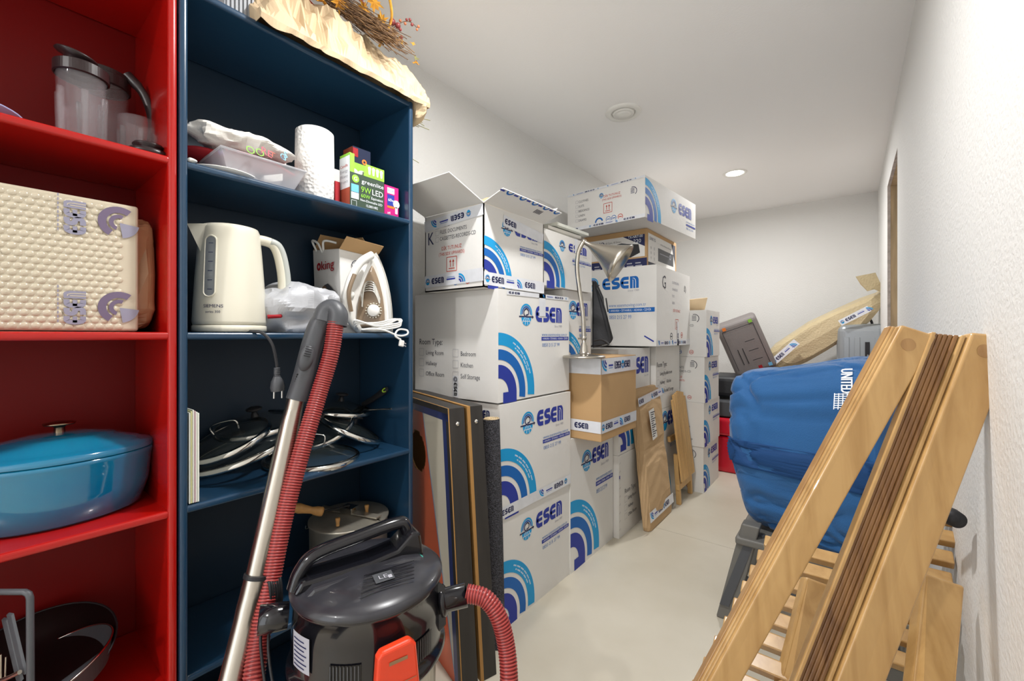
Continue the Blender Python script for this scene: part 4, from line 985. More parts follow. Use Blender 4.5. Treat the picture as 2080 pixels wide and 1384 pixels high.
# handle on the +Y side, flat bar loop
hp = [kc + V((.01, .055, .266)), kc + V((.012, .088, .264)), kc + V((.014, .108, .255)), kc + V((.014, .122, .225)), kc + V((.014, .132, .17)), kc + V((.014, .133, .125)), kc + V((.013, .126, .108)), kc + V((.012, .105, .098)), kc + V((.01, .072, .084))]
b = MB(); b.tube(bez(hp, 6), .0145, 'cream', 14, flat=1.0); b.build('handle', kt)
b = MB(); hq = [p + V((.006, .008, 0)) for p in hp[1:7]]; b.tube(bez(hq, 6), 0.0115, 'cream2', 10); b.build('handle_grip', kt)
fd = V((.78, -.62, 0)).normalized(); sd = V((.62, .78, 0)).normalized()      # gauge faces the camera
KPR = [(.021, .085), (.030, .0865), (.08, .084), (.15, .080), (.22, .075), (.262, .071), (.276, .070)]
def kp(x, z):
    rr = .08
    for (za, ra), (zb, rb_) in zip(KPR, KPR[1:]):
        if za <= z <= zb: rr = ra + (rb_ - ra) * (z - za) / (zb - za)
    rr += .0014; a = x / rr; return kc + (fd * cos(a) + sd * sin(a)) * rr + V((0, 0, z))
b = MB(); pts = []
for k in range(13): a = pi * k / 12; pts.append((.013 * cos(a), .238 + .013 * sin(a)))
for k in range(13): a = pi + pi * k / 12; pts.append((.013 * cos(a), .105 + .013 * sin(a)))
off = -.020
vs_ = []
for k in range(25):
    z = .092 + .159 * k / 24; hw = .013 if .105 < z < .238 else .013 * sqrt(max(0, 1 - ((.105 - z if z < .105 else z - .238) / .013) ** 2))
    for q in (-1, -.5, 0, .5, 1): vs_.append(kp(off + hw * q, z))
b.add(vs_, [(5 * i + j, 5 * i + j + 1, 5 * i + j + 6, 5 * i + j + 5) for i in range(24) for j in range(4)], 'window', True)
b.tube([kp(off + x * 1.15, z) for x, z in pts] + [kp(off + pts[0][0] * 1.15, pts[0][1])], .0022, 'cream', 6, caps=False)
for i in range(6): b.add([kp(off - .004, .11 + .024 * i) + fd * .001, kp(off + .008, .11 + .024 * i) + fd * .001, kp(off + .008, .1115 + .024 * i) + fd * .001, kp(off - .004, .1115 + .024 * i) + fd * .001], [(0, 1, 2, 3)], 'ink')
b.build('water_gauge', kt)
b = MB()
def wrap_text(st, x0, z0, h, wmax):
    vs, fs, W_ = textmesh(st); sx_ = wmax / W_; sc = h / .72; b.add([kp(x0 + a * sx_, z0 + c * sc) for a, c in vs], fs, 'ink')
wrap_text('SIEMENS', -.034, .064, .0085, .048); wrap_text('series 300', -.028, .050, .0068, .036); b.build('brand_lettering', kt)
b = MB(); b.tube([kc + V((.05, .075, .045)), kc + V((.06, .105, .048))], .0055, 'redf', 10); b.ball(kc + V((.06, .105, .048)), .0058, 'redf', 10); b.build('switch', kt)
b = MB(); cd = bez([kc + V((.05, .0, .004)), kc + V((.085, .018, .003)), V((-1.228, .485, S2 - .001)), V((-1.214, .503, S2 - .030)), V((-1.210, .512, S2 - .075)), V((-1.210, .514, S2 - .095))], 8)
b.tube(cd, .0042, 'blackm', 10); b.build('cord', kt)
b = MB(); pc = V((-1.210, .514, S2 - .095)); 
b.tube([pc, pc - V((0, 0, .012)), pc - V((0, 0, .024))], [.0065, .0075, .006], 'dgrey', 12)
for i in range(5): b.lathe([(.006, 0), (.009, .001), (.006, .003)], pc - V((0, 0, .022 - i * .005)), 'dgrey', n=14)
b.tube([pc - V((0, 0, .022)), pc - V((0, -.001, .036)), pc - V((0, -.002, .052)), pc - V((0, -.003, .062))], [.008, .015, .018, .0165], 'dgrey', 16); b.build('plug', kt)
for s_ in (-1, 1):
    b = MB(); q = pc + V((.003 * s_, .009 * s_ + .003, -.062)); b.tube([q, q - V((0, 0, .020))], .0024, 'chrome', 8); b.build('plug_pin', kt)
sb = thing('silver_bag', 'crumpled silver fabric bag lying behind the kettle handle', 'bag', (-1.35, .63, S2))
b = MB(); crumple(b, (-1.35, .64, S2 + .062), (.085, .13, .085), 'silverbag', .30, 10, ridged=True, n=90, k=54, e=.75, seed=4, clampz=S2 + .001); b.build('bag_body', sb)
b = MB(); f = Fr(b, T(588, 594, 1.24), (0, 1, 0), (-.5, 0, .85), .003); f.text('TRE', 0, 0, .016, 'ink', xs=1.1); b.build('printed_letters', sb)
# hair dryer carton
Yd = .775; Xd = -1.335
hb = thing('appliance_box', 'worn white hair dryer carton with open flaps behind the iron', 'box', (Xd - .09, Yd + .07, S2))
b = MB(); b.hexa([(Xd - .175, Yd, S2), (Xd, Yd, S2), (Xd, Yd + .15, S2), (Xd - .175, Yd + .15, S2), (Xd - .185, Yd - .006, S2 + .30), (Xd - .01, Yd - .004, S2 + .285), (Xd - .012, Yd + .14, S2 + .275), (Xd - .19, Yd + .15, S2 + .30)], 'carton')
f = Fr(b, (Xd - .178, Yd - .002, S2), (1, 0, 0), (0, -.02, 1), .0015)
f.text('king', .055, .222, .032, 'redf', wmax=.085, bold=.0006); f.arc(.04, .235, .006, .014, 0, 2 * pi, 'redf', 14)
f.poly([(.06, .13), (.075, .168), (.10, .172), (.155, .135), (.15, .105), (.12, .10), (.085, .12)], 'dgrey'); f.arc(.075, .148, 0, .018, 0, 2 * pi, 'leather', 16, .0004); f.poly([(.11, .105), (.135, .10), (.145, .03), (.125, .03)], 'lgrey'); f.rect(.01, .07, .05, .10, 'redf')
f = Fr(b, (Xd - .002, Yd, S2), (0, 1, 0), (-.02, 0, 1), .0015); f.arc(.055, .235, .014, .017, 0, 2 * pi, 'grey', 16); emblem(f, .055, .236, .008, False); f.text('600', .04, .20, .010, 'lgrey')
b.build('carton_body', hb, bevel=.003)
for (a, c, v_) in (((Xd - .01, Yd - .004, S2 + .285), (Xd - .012, Yd + .14, S2 + .275), (.045, -.0, .035)), ((Xd - .185, Yd - .004, S2 + .30), (Xd - .19, Yd + .15, S2 + .30), (.05, 0, .05)), ((Xd - .18, Yd + .14, S2 + .295), (Xd - .02, Yd + .14, S2 + .28), (0, -.05, .06))):
    b = MB(); a = V(a); c = V(c); v_ = V(v_); b.prism([a, c, c + v_, a + v_], (c - a).cross(v_).normalized() * .002, 'kraft'); b.build('flap', hb)
b = MB(); b.tube(bez([(Xd - .16, Yd + .01, S2 + .27), (Xd - .16, Yd - .02, S2 + .325), (Xd - .13, Yd - .015, S2 + .315), (Xd - .12, Yd, S2 + .28), (Xd - .10, Yd - .01, S2 + .32), (Xd - .07, Yd + .02, S2 + .315)]), .004, 'white', 8); b.build('dryer_cord', hb)
# iron standing on its heel
n_ir = V((.62, -.78, 0)).normalized(); s_ir = V((.78, .62, 0)).normalized(); io = V((-1.345, .885, S2)) + V((.035, -.0, 0))
ir = thing('steam_iron', 'white and taupe steam iron standing on its heel on the blue shelf', 'iron', io)
def ip(x, z, d): return io + s_ir * (x * 1.22 - .012) + V((0, 0, z * 1.2)) + n_ir * d * 1.1 + s_ir * (z * .03)
def drop(wd, h, base=.0, lean=.0, n=14):
    L_ = []; 
    for i in range(n + 1):
        q = i / n; L_.append((wd * (1 - q ** 2.2) ** .9 if q < 1 else 0, base + h * q))
    return [(x, z) for x, z in L_] + [(-x, z) for x, z in reversed(L_[:-1])]
def dropprism(mb, wd, h, base, d0, d1, m, k=1.0):
    P = drop(wd, h, base); mb.prism([ip(x, z, d0) for x, z in P], [0, 0, 0], m) if False else None
    n = len(P); A = [ip(x, z, d0) for x, z in P]; B = [ip(x * k, base + (z - base) * k + (1 - k) * h * .25, d1) for x, z in P]
    mb.add(A + B, [tuple(range(n))[::-1], tuple(range(n, 2 * n))] + [(i, (i + 1) % n, n + (i + 1) % n, n + i) for i in range(n)], m)
b = MB(); dropprism(b, .056, .245, .0, -.030, -.022, 'chrome'); b.build('soleplate', ir, bevel=.001)
b = MB(); dropprism(b, .054, .235, .0, -.022, .012, 'white', .94); b.build('iron_body', ir, bevel=.005, seg=3)
b = MB(); dropprism(b, .042, .190, .012, .010, .028, 'brownpl', .84); b.build('control_panel', ir, bevel=.004, seg=3)
b = MB(); b.tube(bez([ip(-.030, .01, .02), ip(-.042, .05, .075), ip(-.040, .12, .092), ip(-.018, .19, .075), ip(.0, .225, .02)]), [.015] * 33, 'white', 14, flat=.8); b.build('handle', ir)
b = MB(); b.tube(bez([ip(-.030, .06, .09), ip(-.032, .11, .106), ip(-.02, .16, .10)]), .008, 'brownpl', 10, flat=.8); b.build('handle_grip', ir)
b = MB(); b.lathe([(.021, 0), (.021, .010), (.018, .014), (.0001, .014)], ip(.014, .065, .028), 'white', axis=n_ir, n=28)
for k in range(16): a = k * pi / 8; b.tube([ip(.014 + .021 * cos(a), .065 + .021 * sin(a), .028), ip(.014 + .021 * cos(a), .065 + .021 * sin(a), .038)], .002, 'cream', 6)
b.build('dial', ir)
b = MB()
for k in range(5): b.tube(bez([ip(-.016, .075, .03 + k * .003), ip(-.02 + k * .002, .115 + k * .006, .034), ip(.012, .12 + k * .006, .034), ip(.03, .085 + k * .003, .03)]), .0028, 'chrome', 8)
b.build('steam_coils', ir)
b = MB(); b.lathe([(.013, 0), (.015, .006), (.010, .012), (.0001, .012)], ip(-.052, .11, .03), 'white', axis=n_ir, n=20); b.build('button', ir)
b = MB()
for k in range(3):
    o_ = k * .006; b.tube(bez([V((-1.30, .80 + o_, S2 + .015)), V((-1.262, .79 - o_, S2 + .03 + o_)), V((-1.252, .86, S2 + .036 - o_)), V((-1.258, .935 + o_, S2 + .05)), V((-1.255, .95, S2 + .026 + o_)), V((-1.252, .87, S2 + .012 + o_)), V((-1.27, .80, S2 + .01))]), .0033, 'white', 8)
b.tube(bez([V((-1.26, .80, S2 + .012)), V((-1.235, .86, S2 + .012)), V((-1.225, .92, S2 - .008)), V((-1.222, .955, S2 - .004)), V((-1.225, .958, S2 + .010)), V((-1.24, .94, S2 + .014)), V((-1.228, .915, S2 + .006)), V((-1.22, .905, S2 - .010)), V((-1.218, .925, S2 - .022))]), .0033, 'white', 8); b.build('cord', ir)
b = MB(); q = V((-1.218, .925, S2 - .022)); b.obox(q - V((.005, .008, .022)), (.010, 0, 0), (0, .018, -.004), (0, .004, .022), 'white'); b.build('plug', ir, bevel=.003)
b = MB()
for k in (0, 1): b.obox(q + V((-.001, .008 + .0, -.020 + .009 * k)), (.002, 0, 0), (0, .014, -.006), (0, .001, .004), 'chrome')
b.build('plug_blades', ir)

# ------------------------------------------------------------------ third blue shelf: lids and pan
ms = thing('placemat_stack', 'stack of thin pale sheets standing on edge at the left of the lid shelf', 'sheets', (-1.32, .335, S3))
for k in range(6):
    b = MB(); y = .3285 + k * .0036; b.box((-1.42, y, S3 + .003), (-1.246, y + .0028, S3 + .228 - .003 * abs(k - 2)), ['sheet', 'sheet2', 'sheet', 'sheet3', 'sheet', 'sheet'][k]); b.build('sheet', ms, bevel=.0008)
def lid(label, c, axis, R, dome=.03, knob='blackm', name='pan_lid', wire=False):
    t = thing(name, label, 'pan lid', c, 'glass pan lids on the blue shelf'); c = V(c); ax = V(axis).normalized()
    b = MB(); b.lathe([(R * q, dome * (1 - q * q)) for q in (1, .9, .75, .55, .35, .15, .0001)], c, 'glass', axis=ax, n=48); b.build('glass', t)
    b = MB(); b.lathe([(R * .93, .006), (R * .95, .010), (R, .006), (R * 1.02, -.002), (R * 1.01, -.009), (R * .96, -.005), (R * .93, .006)], c, 'chrome', axis=ax, n=56); b.build('rim', t)
    k0 = c + ax * dome
    if not wire:
        b = MB(); b.lathe([(.012, -.003), (.010, .004), (.007, .010), (.008, .016), (.022, .020), (.023, .024), (.014, .028), (.0001, .029)], k0, knob, axis=ax, n=24); b.build('knob', t)
    else:
        x = ax.orthogonal().normalized(); b = MB(); b.tube(bez([k0 - x * .035, k0 - x * .032 + ax * .028, k0 + x * .032 + ax * .028, k0 + x * .035], 6), .0025, 'chrome', 8); b.build('wire_handle', t)
    return t
lid('large glass lid tilted lowest at the left of the lid shelf', T(492, 915, 1.28), (-.05, -.30, 1), .135, .028)
lid('glass lid with steel rim leaning second in the left pile', T(468, 893, 1.26), (.05, -.42, 1), .11, .028, wire=True)
lid('glass lid with round black knob on top of the left pile', T(520, 863, 1.36), (.10, -.16, 1), .115, .03)
lid('widest glass lid lying flat beneath the others behind the vacuum hose', (-1.385, .70, S3 + .008), (.02, .02, 1), .145, .045, wire=True)
lid('glass lid propped steeply on the right lid pile', T(712, 872, 1.56), (.25, .45, 1), .115, .028)
lid('glass lid at the back of the right pile with bright rim', T(690, 832, 1.62), (.1, .12, 1), .115, .035)
lid('glass lid leaning left in the middle of the lid shelf', T(655, 868, 1.52), (.2, -.5, 1), .11, .025)
fp = thing('frying_pan', 'small frying pan with grey handle and green hanging hole behind the lids', 'pan', (-1.46, .84, S3 + .12))
b = MB(); b.lathe([(.0001, 0), (.08, 0), (.10, .03), (.102, .03), (.082, .004), (.0001, .004)], T(690, 840, 1.68), 'panblack', axis=(.1, -.1, 1), n=40); b.build('pan_body', fp)
b = MB(); h0 = T(737, 822, 1.66); h1 = T(787, 789, 1.58); b.tube(bez([h0, h0 * .6 + h1 * .4 + V((0, 0, -.004)), h1], 8), [.009] * 4 + [.011] * 8 + [.013] * 3 + [.010, .006], 'blackm', 12, flat=.6); b.build('handle', fp)
b = MB(); dv = (h1 - h0).normalized(); cc_ = h1 - dv * .018 + (V((0, 0, HC)) - h1).normalized() * .010
b.lathe([(.004, 0), (.0075, .001), (.004, .002)], cc_, mat('lime_rubber', '#a6d13a', .5), axis=(V((0, 0, HC)) - h1).normalized(), sx=1.5, xd=dv, n=20); b.build('hanging_hole', fp)
b = MB(); b.tube([T(740, 833, 1.60), T(795, 831, 1.50)], .003, 'chrome', 8); b.build('metal_skewer', label='thin steel rod sticking out right of the lids', cat='rod')
# popcorn popper
pc = V((-1.395, .838, S4))
pp = thing('popcorn_popper', 'aluminium stovetop popcorn pot with wooden crank on the lower blue shelf', 'pot', pc)
b = MB(); b.lathe([(.0001, .001), (.122, .001), (.128, .006), (.130, .165), (.134, .17), (.134, .176), (.126, .176)], pc, 'dullsteel', n=56); b.build('pot', pp)
for s_ in (0, 1):
    b = MB(); b.lathe([(.0001, .186), (.06, .184), (.12, .180), (.133, .177)], pc, 'dullsteel', n=28, a0=s_ * pi + .35, a1=(s_ + 1) * pi + .30); b.build('lid_half', pp)
xd = V((cos(.33), sin(.33), 0)); yd = V((-sin(.33), cos(.33), 0)); 
b = MB(); b.cbox(pc + V((0, 0, .189)), xd * .25, yd * .028, V((0, 0, .006)), 'dullsteel'); b.cbox(pc + V((0, 0, .20)), xd * .05, yd * .04, V((0, 0, .02)), 'chrome'); b.build('hinge_bar', pp, bevel=.001)
b = MB(); cr0 = pc + V((0.0, 0, .212)); cr1 = T(655, 1040, 1.42); b.tube([cr0, cr1], .0035, 'blackm', 8); b.build('crank_rod', pp)
b = MB(); dv = (T(585, 1030, 1.36) - cr1).normalized(); b.lathe([(.0001, 0), (.014, 0), (.0155, .006), (.0145, .02), (.011, .035), (.013, .055), (.016, .075), (.014, .095), (.010, .11), (.0001, .112)], cr1, 'wood', axis=dv, n=24); b.build('crank_handle', pp)
for (px, py, tt_) in ((686, 1082, 1.42), (745, 1040, 1.53)):
    b = MB(); q = T(px, py, tt_); q.z = S4 + .185; b.lathe([(.006, 0), (.0055, .008), (.008, .022), (.007, .026), (.0001, .026)], q, 'wood', n=16); b.build('lid_knob', pp)
for a in (2.6, -.5, -2.0):
    b = MB(); q = pc + V((cos(a) * .134, sin(a) * .134, .158)); b.tube(bez([q + V((0, -.006, .012)), q + V((cos(a) * .008, -.006, 0)), q + V((cos(a) * .008, .006, 0)), q + V((0, .006, .012))]), .0015, 'chrome', 6); b.build('clip', pp)

# ------------------------------------------------------------------ shop vacuum
vc = V((-.850, .560, 0)); VR = .155; VZ = V((0, 0, .052))
vac = thing('shop_vacuum', 'black and steel shop vacuum with red hose standing before the blue bookcase', 'vacuum cleaner', vc)
b = MB(); b.lathe([(.0001, .05), (.135, .05), (.142, .06), (.148, .45), (.152, .46), (.148, .48)], vc, 'steel', n=64); b.build('drum', vac)
b = MB(); b.lathe([(.0001, .035), (.15, .035), (.165, .045), (.165, .065), (.145, .075)], vc, 'blackm', n=48); b.build('caster_base', vac)
for k in range(4):
    a = k * pi / 2 + .6; b = MB(); b.lathe([(.0001, -.011), (.018, -.011), (.021, -.006), (.021, .006), (.018, .011), (.0001, .011)], vc + V((cos(a) * .155, sin(a) * .155, .0215)), 'dgrey', axis=(-sin(a), cos(a), 0), n=20); b.build('caster', vac)
b = MB(); b.lathe([(.150, .395), (.166, .40), (.169, .408), (.166, .418), (VR + .004, .422), (VR + .004, .435), (VR + .002, .50), (VR - .002, .548), (VR + .004, .553), (VR + .004, .562), (VR - .004, .568)], vc + VZ, 'black', n=72); b.build('motor_housing', vac)
b = MB(); b.lathe([(VR + .006, .560), (VR + .007, .566), (VR - .002, .574), (.14, .580), (.10, .590), (.05, .596), (.0001, .598)], vc + VZ, 'topblack', n=72); b.build('top_cover', vac)
# raised spine under the handle and the handle itself
ha = T(592, 1215, .90); hb_ = T(800, 1100, 1.02); ha.z = .585; hb_.z = .59
hd = (hb_ - ha); hd.z = 0; HL = hd.length; hd.normalize(); hs = V((-hd.y, hd.x, 0)); hm = V((vc.x, vc.y, .052)) + hs * .012 - hd * .022
def hpnt(a, z, q=0): return hm + hd * a + hs * q + V((0, 0, z))
b = MB(); b.prism([hpnt(-.135, .575, -.035), hpnt(-.12, .600, -.035), hpnt(.02, .603, -.035), hpnt(.08, .612, -.035), hpnt(.115, .642, -.035), hpnt(.135, .64, -.035), hpnt(.145, .575, -.035)], hs * .07, 'black'); b.build('handle_base', vac, bevel=.008, seg=3)
b = MB(); b.prism([hpnt(-.125, .570, -.06), hpnt(-.10, .592, -.06), hpnt(.09, .598, -.06), hpnt(.135, .590, -.06), hpnt(.14, .570, -.06)], hs * .12, 'topblack'); b.build('raised_spine', vac, bevel=.010, seg=3)
b = MB(); b.tube(bez([hpnt(-.130, .575), hpnt(-.118, .608), hpnt(-.088, .636), hpnt(0, .650), hpnt(.085, .660), hpnt(.108, .650), hpnt(.12, .60)], 8), .014, 'black', 14, flat=1.25, up=(0, 0, 1)); b.build('carry_handle', vac)
b = MB(); f = Fr(b, hpnt(.0, .600, -.12) + V((0, 0, .0)), hd, hs, .002); f.off = .0
q0 = T(780, 1183, .90); q0.z = .643; f = Fr(b, q0, hd, (hs + V((0, 0, .12))), .003)
for k in range(6): f.ribbon([(-.055 + k * .004, -.03 + k * .011), (.055 + k * .004, -.03 + k * .011)], .003, 'black', .0005)
f.rect(-.020, -.012, .020, .018, 'dgrey', .001); f.square(-.016, -.009, .022, 'lgrey', .0012); f.text('LE', -.012, -.004, .012, 'lgrey', e=.0025, wmax=.02); f.rect(.008, -.008, .016, .002, 'lgrey', .0025)
b.build('emblem_plate', vac, label='ribbed plate with small square emblem')
b = MB(); q = T(850, 1131, 1.0); q.z = .632; b.lathe([(.011, 0), (.011, .006), (.008, .008), (.0001, .008)], q, 'greenled', n=20, axis=(.1, .1, 1)); b.build('power_button', vac)
def side(ang_px, z):  # point on the housing along a given pixel column, nearest side
    best = None
    for k in range(720):
        a = k * pi / 360; p = V((vc.x + cos(a) * (VR + .004), vc.y + sin(a) * (VR + .004), z + .052)); d = p - V((0, 0, HC)); tt = -_s * d.x + _c * d.y; x = 1040 + 870 * (_c * d.x + _s * d.y) / tt
        if abs(x - ang_px) < 1.2 and (best is None or tt < best[0]): best = (tt, a)
    return best[1] if best else 0
def sidepatch(mb, a0, a1, z0, z1, m, off=.003, n=8):
    vs = []
    for k in range(n + 1):
        a = a0 + (a1 - a0) * k / n; r = VR + .004 + off
        for z in (z0, z1): vs.append(V((vc.x + cos(a) * r, vc.y + sin(a) * r, z)) + VZ)
    mb.add(vs, [(2 * k, 2 * k + 2, 2 * k + 3, 2 * k + 1) for k in range(n)], m)
aL = side(612, .5); b = MB(); sidepatch(b, aL - .17, aL + .17, .452, .522, 'lgrey'); 
for k in range(7): sidepatch(b, aL - .14, aL + .08 + .04 * (k % 2), .458 + k * .0085, .4605 + k * .0085, 'ink', .0036, 4)
b.build('rating_label', vac, label='silver rating label')
for px in (700, 858):
    aV = side(px, .47); b = MB(); sidepatch(b, aV - .19, aV + .19, .435, .481, 'panblack', .0012)
    for k in range(9): sidepatch(b, aV - .175 + k * .041, aV - .163 + k * .041, .436, .480, 'dgrey', .003, 1)
    b.build('vent_grille', vac)
# red latch
aT = side(800, .46); ln = V((cos(aT), sin(aT), 0)); ls = V((-sin(aT), cos(aT), 0)); lp = V((vc.x, vc.y, .058)) + ln * (VR + .008)
b = MB(); pts = [(-.032, .505), (.026, .508), (.037, .495), (.044, .42), (.036, .36), (-.036, .36), (-.044, .42), (-.039, .495)]
b.prism([lp + ls * x + V((0, 0, z)) for x, z in pts], ln * .022, 'latch'); b.build('latch', vac, bevel=.006, seg=3)
b = MB(); f = Fr(b, lp + ln * .0225, ls, (0, 0, 1), .0008); f.rect(-.018, .476, .018, .483, 'leather'); f.ribbon([(-.036, .435), (.036, .435)], .0015, 'leather'); b.build('latch_slot', vac)
# left exhaust port and reeled cord
aE = side(562, .53); ed = V((-.70, -.60, 0)).normalized(); pe = V((vc.x, vc.y, .500)) + V((-.80, -.60, 0)).normalized() * .135
eo = T(585, 1250, .92); e1 = T(540, 1258, .90)
b = MB(); b.lathe([(.026, 0), (.028, .02), (.0285, .055), (.024, .055), (.022, .02)], eo, 'black', axis=(e1 - eo), n=28); b.build('exhaust_port', vac)
b = MB(); cc_ = T(555, 1215, .96)
for k in range(6): b.tube([cc_ + V((-.1, -.0, 0)) * .01 * k + V((cos(a) * .012, -.01 + sin(a) * .022 * 0 + k * .005, sin(a) * .04)) for a in [2 * pi * j / 20 for j in range(21)]], .003, 'blackm', 6, caps=False)
b.tube(bez([T(545, 1240, .93), T(530, 1290, .9), T(532, 1340, .88), T(540, 1400, .86)]), .003, 'blackm', 6); b.tube(bez([T(552, 1240, .93), T(545, 1300, .9), T(548, 1350, .88), T(556, 1400, .86)]), .003, 'blackm', 6); b.build('power_cord', vac)
# inlet and hose
i0 = T(868, 1228, .98); i1 = T(950, 1208, .99); idr = (i1 - i0).normalized()
b = MB(); b.lathe([(.040, 0), (.034, .03), (.028, .034), (.028, .044), (.034, .046), (.034, .054), (.030, .058), (.0255, .060), (.0255, .105), (.02, .105)], i0 - idr * .015, 'black', axis=idr, n=32); b.build('inlet_collar', vac)
b = MB(); P = [T(868, 1160, .97), T(905, 1190, .97), T(908, 1270, .96), T(868, 1300, .95)]; b.prism(P, (vc + V((0, 0, .5)) - P[0]).normalized() * .03, 'black'); b.build('inlet_housing', vac, bevel=.006, seg=3)
def hose(mb, pts, r, pitch=.0064):
    P = bez(pts, 24); seg = [0]
    for i in range(1, len(P)): seg.append(seg[-1] + (P[i] - P[i - 1]).length)
    tot = seg[-1]; n = int(tot / pitch); out = []; rr = []; j = 0
    for i in range(n * 4 + 1):
        d = tot * i / (n * 4)
        while j < len(seg) - 2 and seg[j + 1] < d: j += 1
        q = (d - seg[j]) / max(seg[j + 1] - seg[j], 1e-6); out.append(P[j].lerp(P[j + 1], min(max(q, 0), 1))); rr.append(r * (1.0 if i % 4 == 0 else (.90 if i % 4 == 2 else .955)))
    a = len(mb.f); mb.tube(out, rr, 'hose', 18, caps=False); k = mb.mi('hose2')
    for i in range(len(out) - 1):
        if i % 4 in (0, 3):
            for q in range(18): mb.m[a + i * 18 + q] = k
b = MB(); hose(b, [T(948, 1206, .985), T(985, 1216, .98), T(1012, 1252, .97), T(1028, 1310, .96), T(1034, 1384, .94), T(1030, 1470, .93), T(1000, 1620, .98), T(880, 1760, 1.05)], .0205)
w0 = T(641, 690, 1.13); w1 = T(608, 800, 1.11)
hs_pts = [T(682, 655, 1.15), T(672, 720, 1.14), T(648, 800, 1.12), T(612, 920, 1.07), T(577, 1050, 1.02), T(550, 1180, .97), T(527, 1300, .92), T(515, 1384, .88), T(505, 1500, .85)]
hose(b, hs_pts, .0215); b.build('hose', vac, label='ribbed dark red hose')
# wand
b = MB(); hp_ = [T(662, 640, 1.16), T(645, 668, 1.15), T(630, 715, 1.14), T(617, 765, 1.13), T(602, 812, 1.12)]
b.tube(bez(hp_, 8), [.026] * 6 + [.0265] * 10 + [.026] * 10 + [.0255] * 7, 'dgrey', 20); b.build('wand_handle', vac)
b = MB(); b.tube(bez([T(655, 655, 1.152), T(662, 634, 1.16), T(676, 628, 1.165), T(686, 640, 1.16), T(684, 662, 1.155)], 8), .0265, 'dgrey', 20); b.build('swivel_elbow', vac)
vd = (V((0, 0, HC)) - T(620, 720, 1.13)).normalized()
b = MB(); f0 = T(622, 728, 1.13) + vd * .021; ax = (T(630, 700, 1.13) - T(612, 760, 1.13)).normalized(); sx_ = ax.cross(vd).normalized()
b.lathe([(.0001, .010), (.012, .009), (.017, .004), (.018, 0)], f0, 'dgrey', axis=vd, xd=ax, sx=1.9, n=28); b.build('grip_slider', vac)
b = MB()
for k in range(5): q = f0 + ax * (.012 + .006 * (k - 1)) + vd * .010; b.tube([q - sx_ * .008, q + sx_ * .008], .0012, 'blackm', 6)
b.build('grip_ribs', vac); b = MB()
for r_ in range(4):
    for c_ in range(4): q = f0 - ax * (.046 + .006 * r_) + sx_ * (.006 * (c_ - 1.5)) + vd * .001; b.lathe([(.0001, .003), (.0022, .003), (.0024, 0)], q, 'panblack', axis=vd, n=8)
b.build('handle_vents', vac)
b = MB(); a0 = T(602, 808, 1.12); a1 = T(570, 925, 1.07); a2 = T(521, 1178, .955); a3 = T(468, 1420, .86); a4 = V((-.97, -.02, .04))
dr = (a3 - a0)
b.tube([a0, T(596, 835, 1.11)], .0215, 'steel', 28); b.tube([T(596, 835, 1.11), T(590, 858, 1.10), T(520, 1178, .965)], [.0215, .0235, .0235], 'steel', 28); b.build('wand_tube', vac)
b = MB(); b.tube([T(523, 1170, .965), T(515, 1205, .955)], [.0265, .0265], 'steel', 28); b.tube([T(515, 1205, .955), T(507, 1236, .945), T(500, 1262, .935), T(462, 1420, .87)], [.0265, .0265, .0248, .0248], 'steel', 28)
ae = T(462, 1420, .87); dd_ = (ae - T(500, 1262, .935)).normalized(); 
b.tube([ae, ae + dd_ * ((ae.z - .03) / -dd_.z)], .0248, 'steel', 24); b.build('lower_tube', vac)
b = MB(); b.tube([T(524, 1166, .966), T(522, 1174, .964)], .028, 'blackm', 28); b.build('tube_collar', vac)
ff = ae + dd_ * ((ae.z - .03) / -dd_.z)
b = MB(); b.box((ff.x - .05, ff.y - .14, .002), (ff.x + .06, ff.y + .14, .04), 'blackm'); b.build('floor_nozzle', vac, bevel=.012, seg=3)

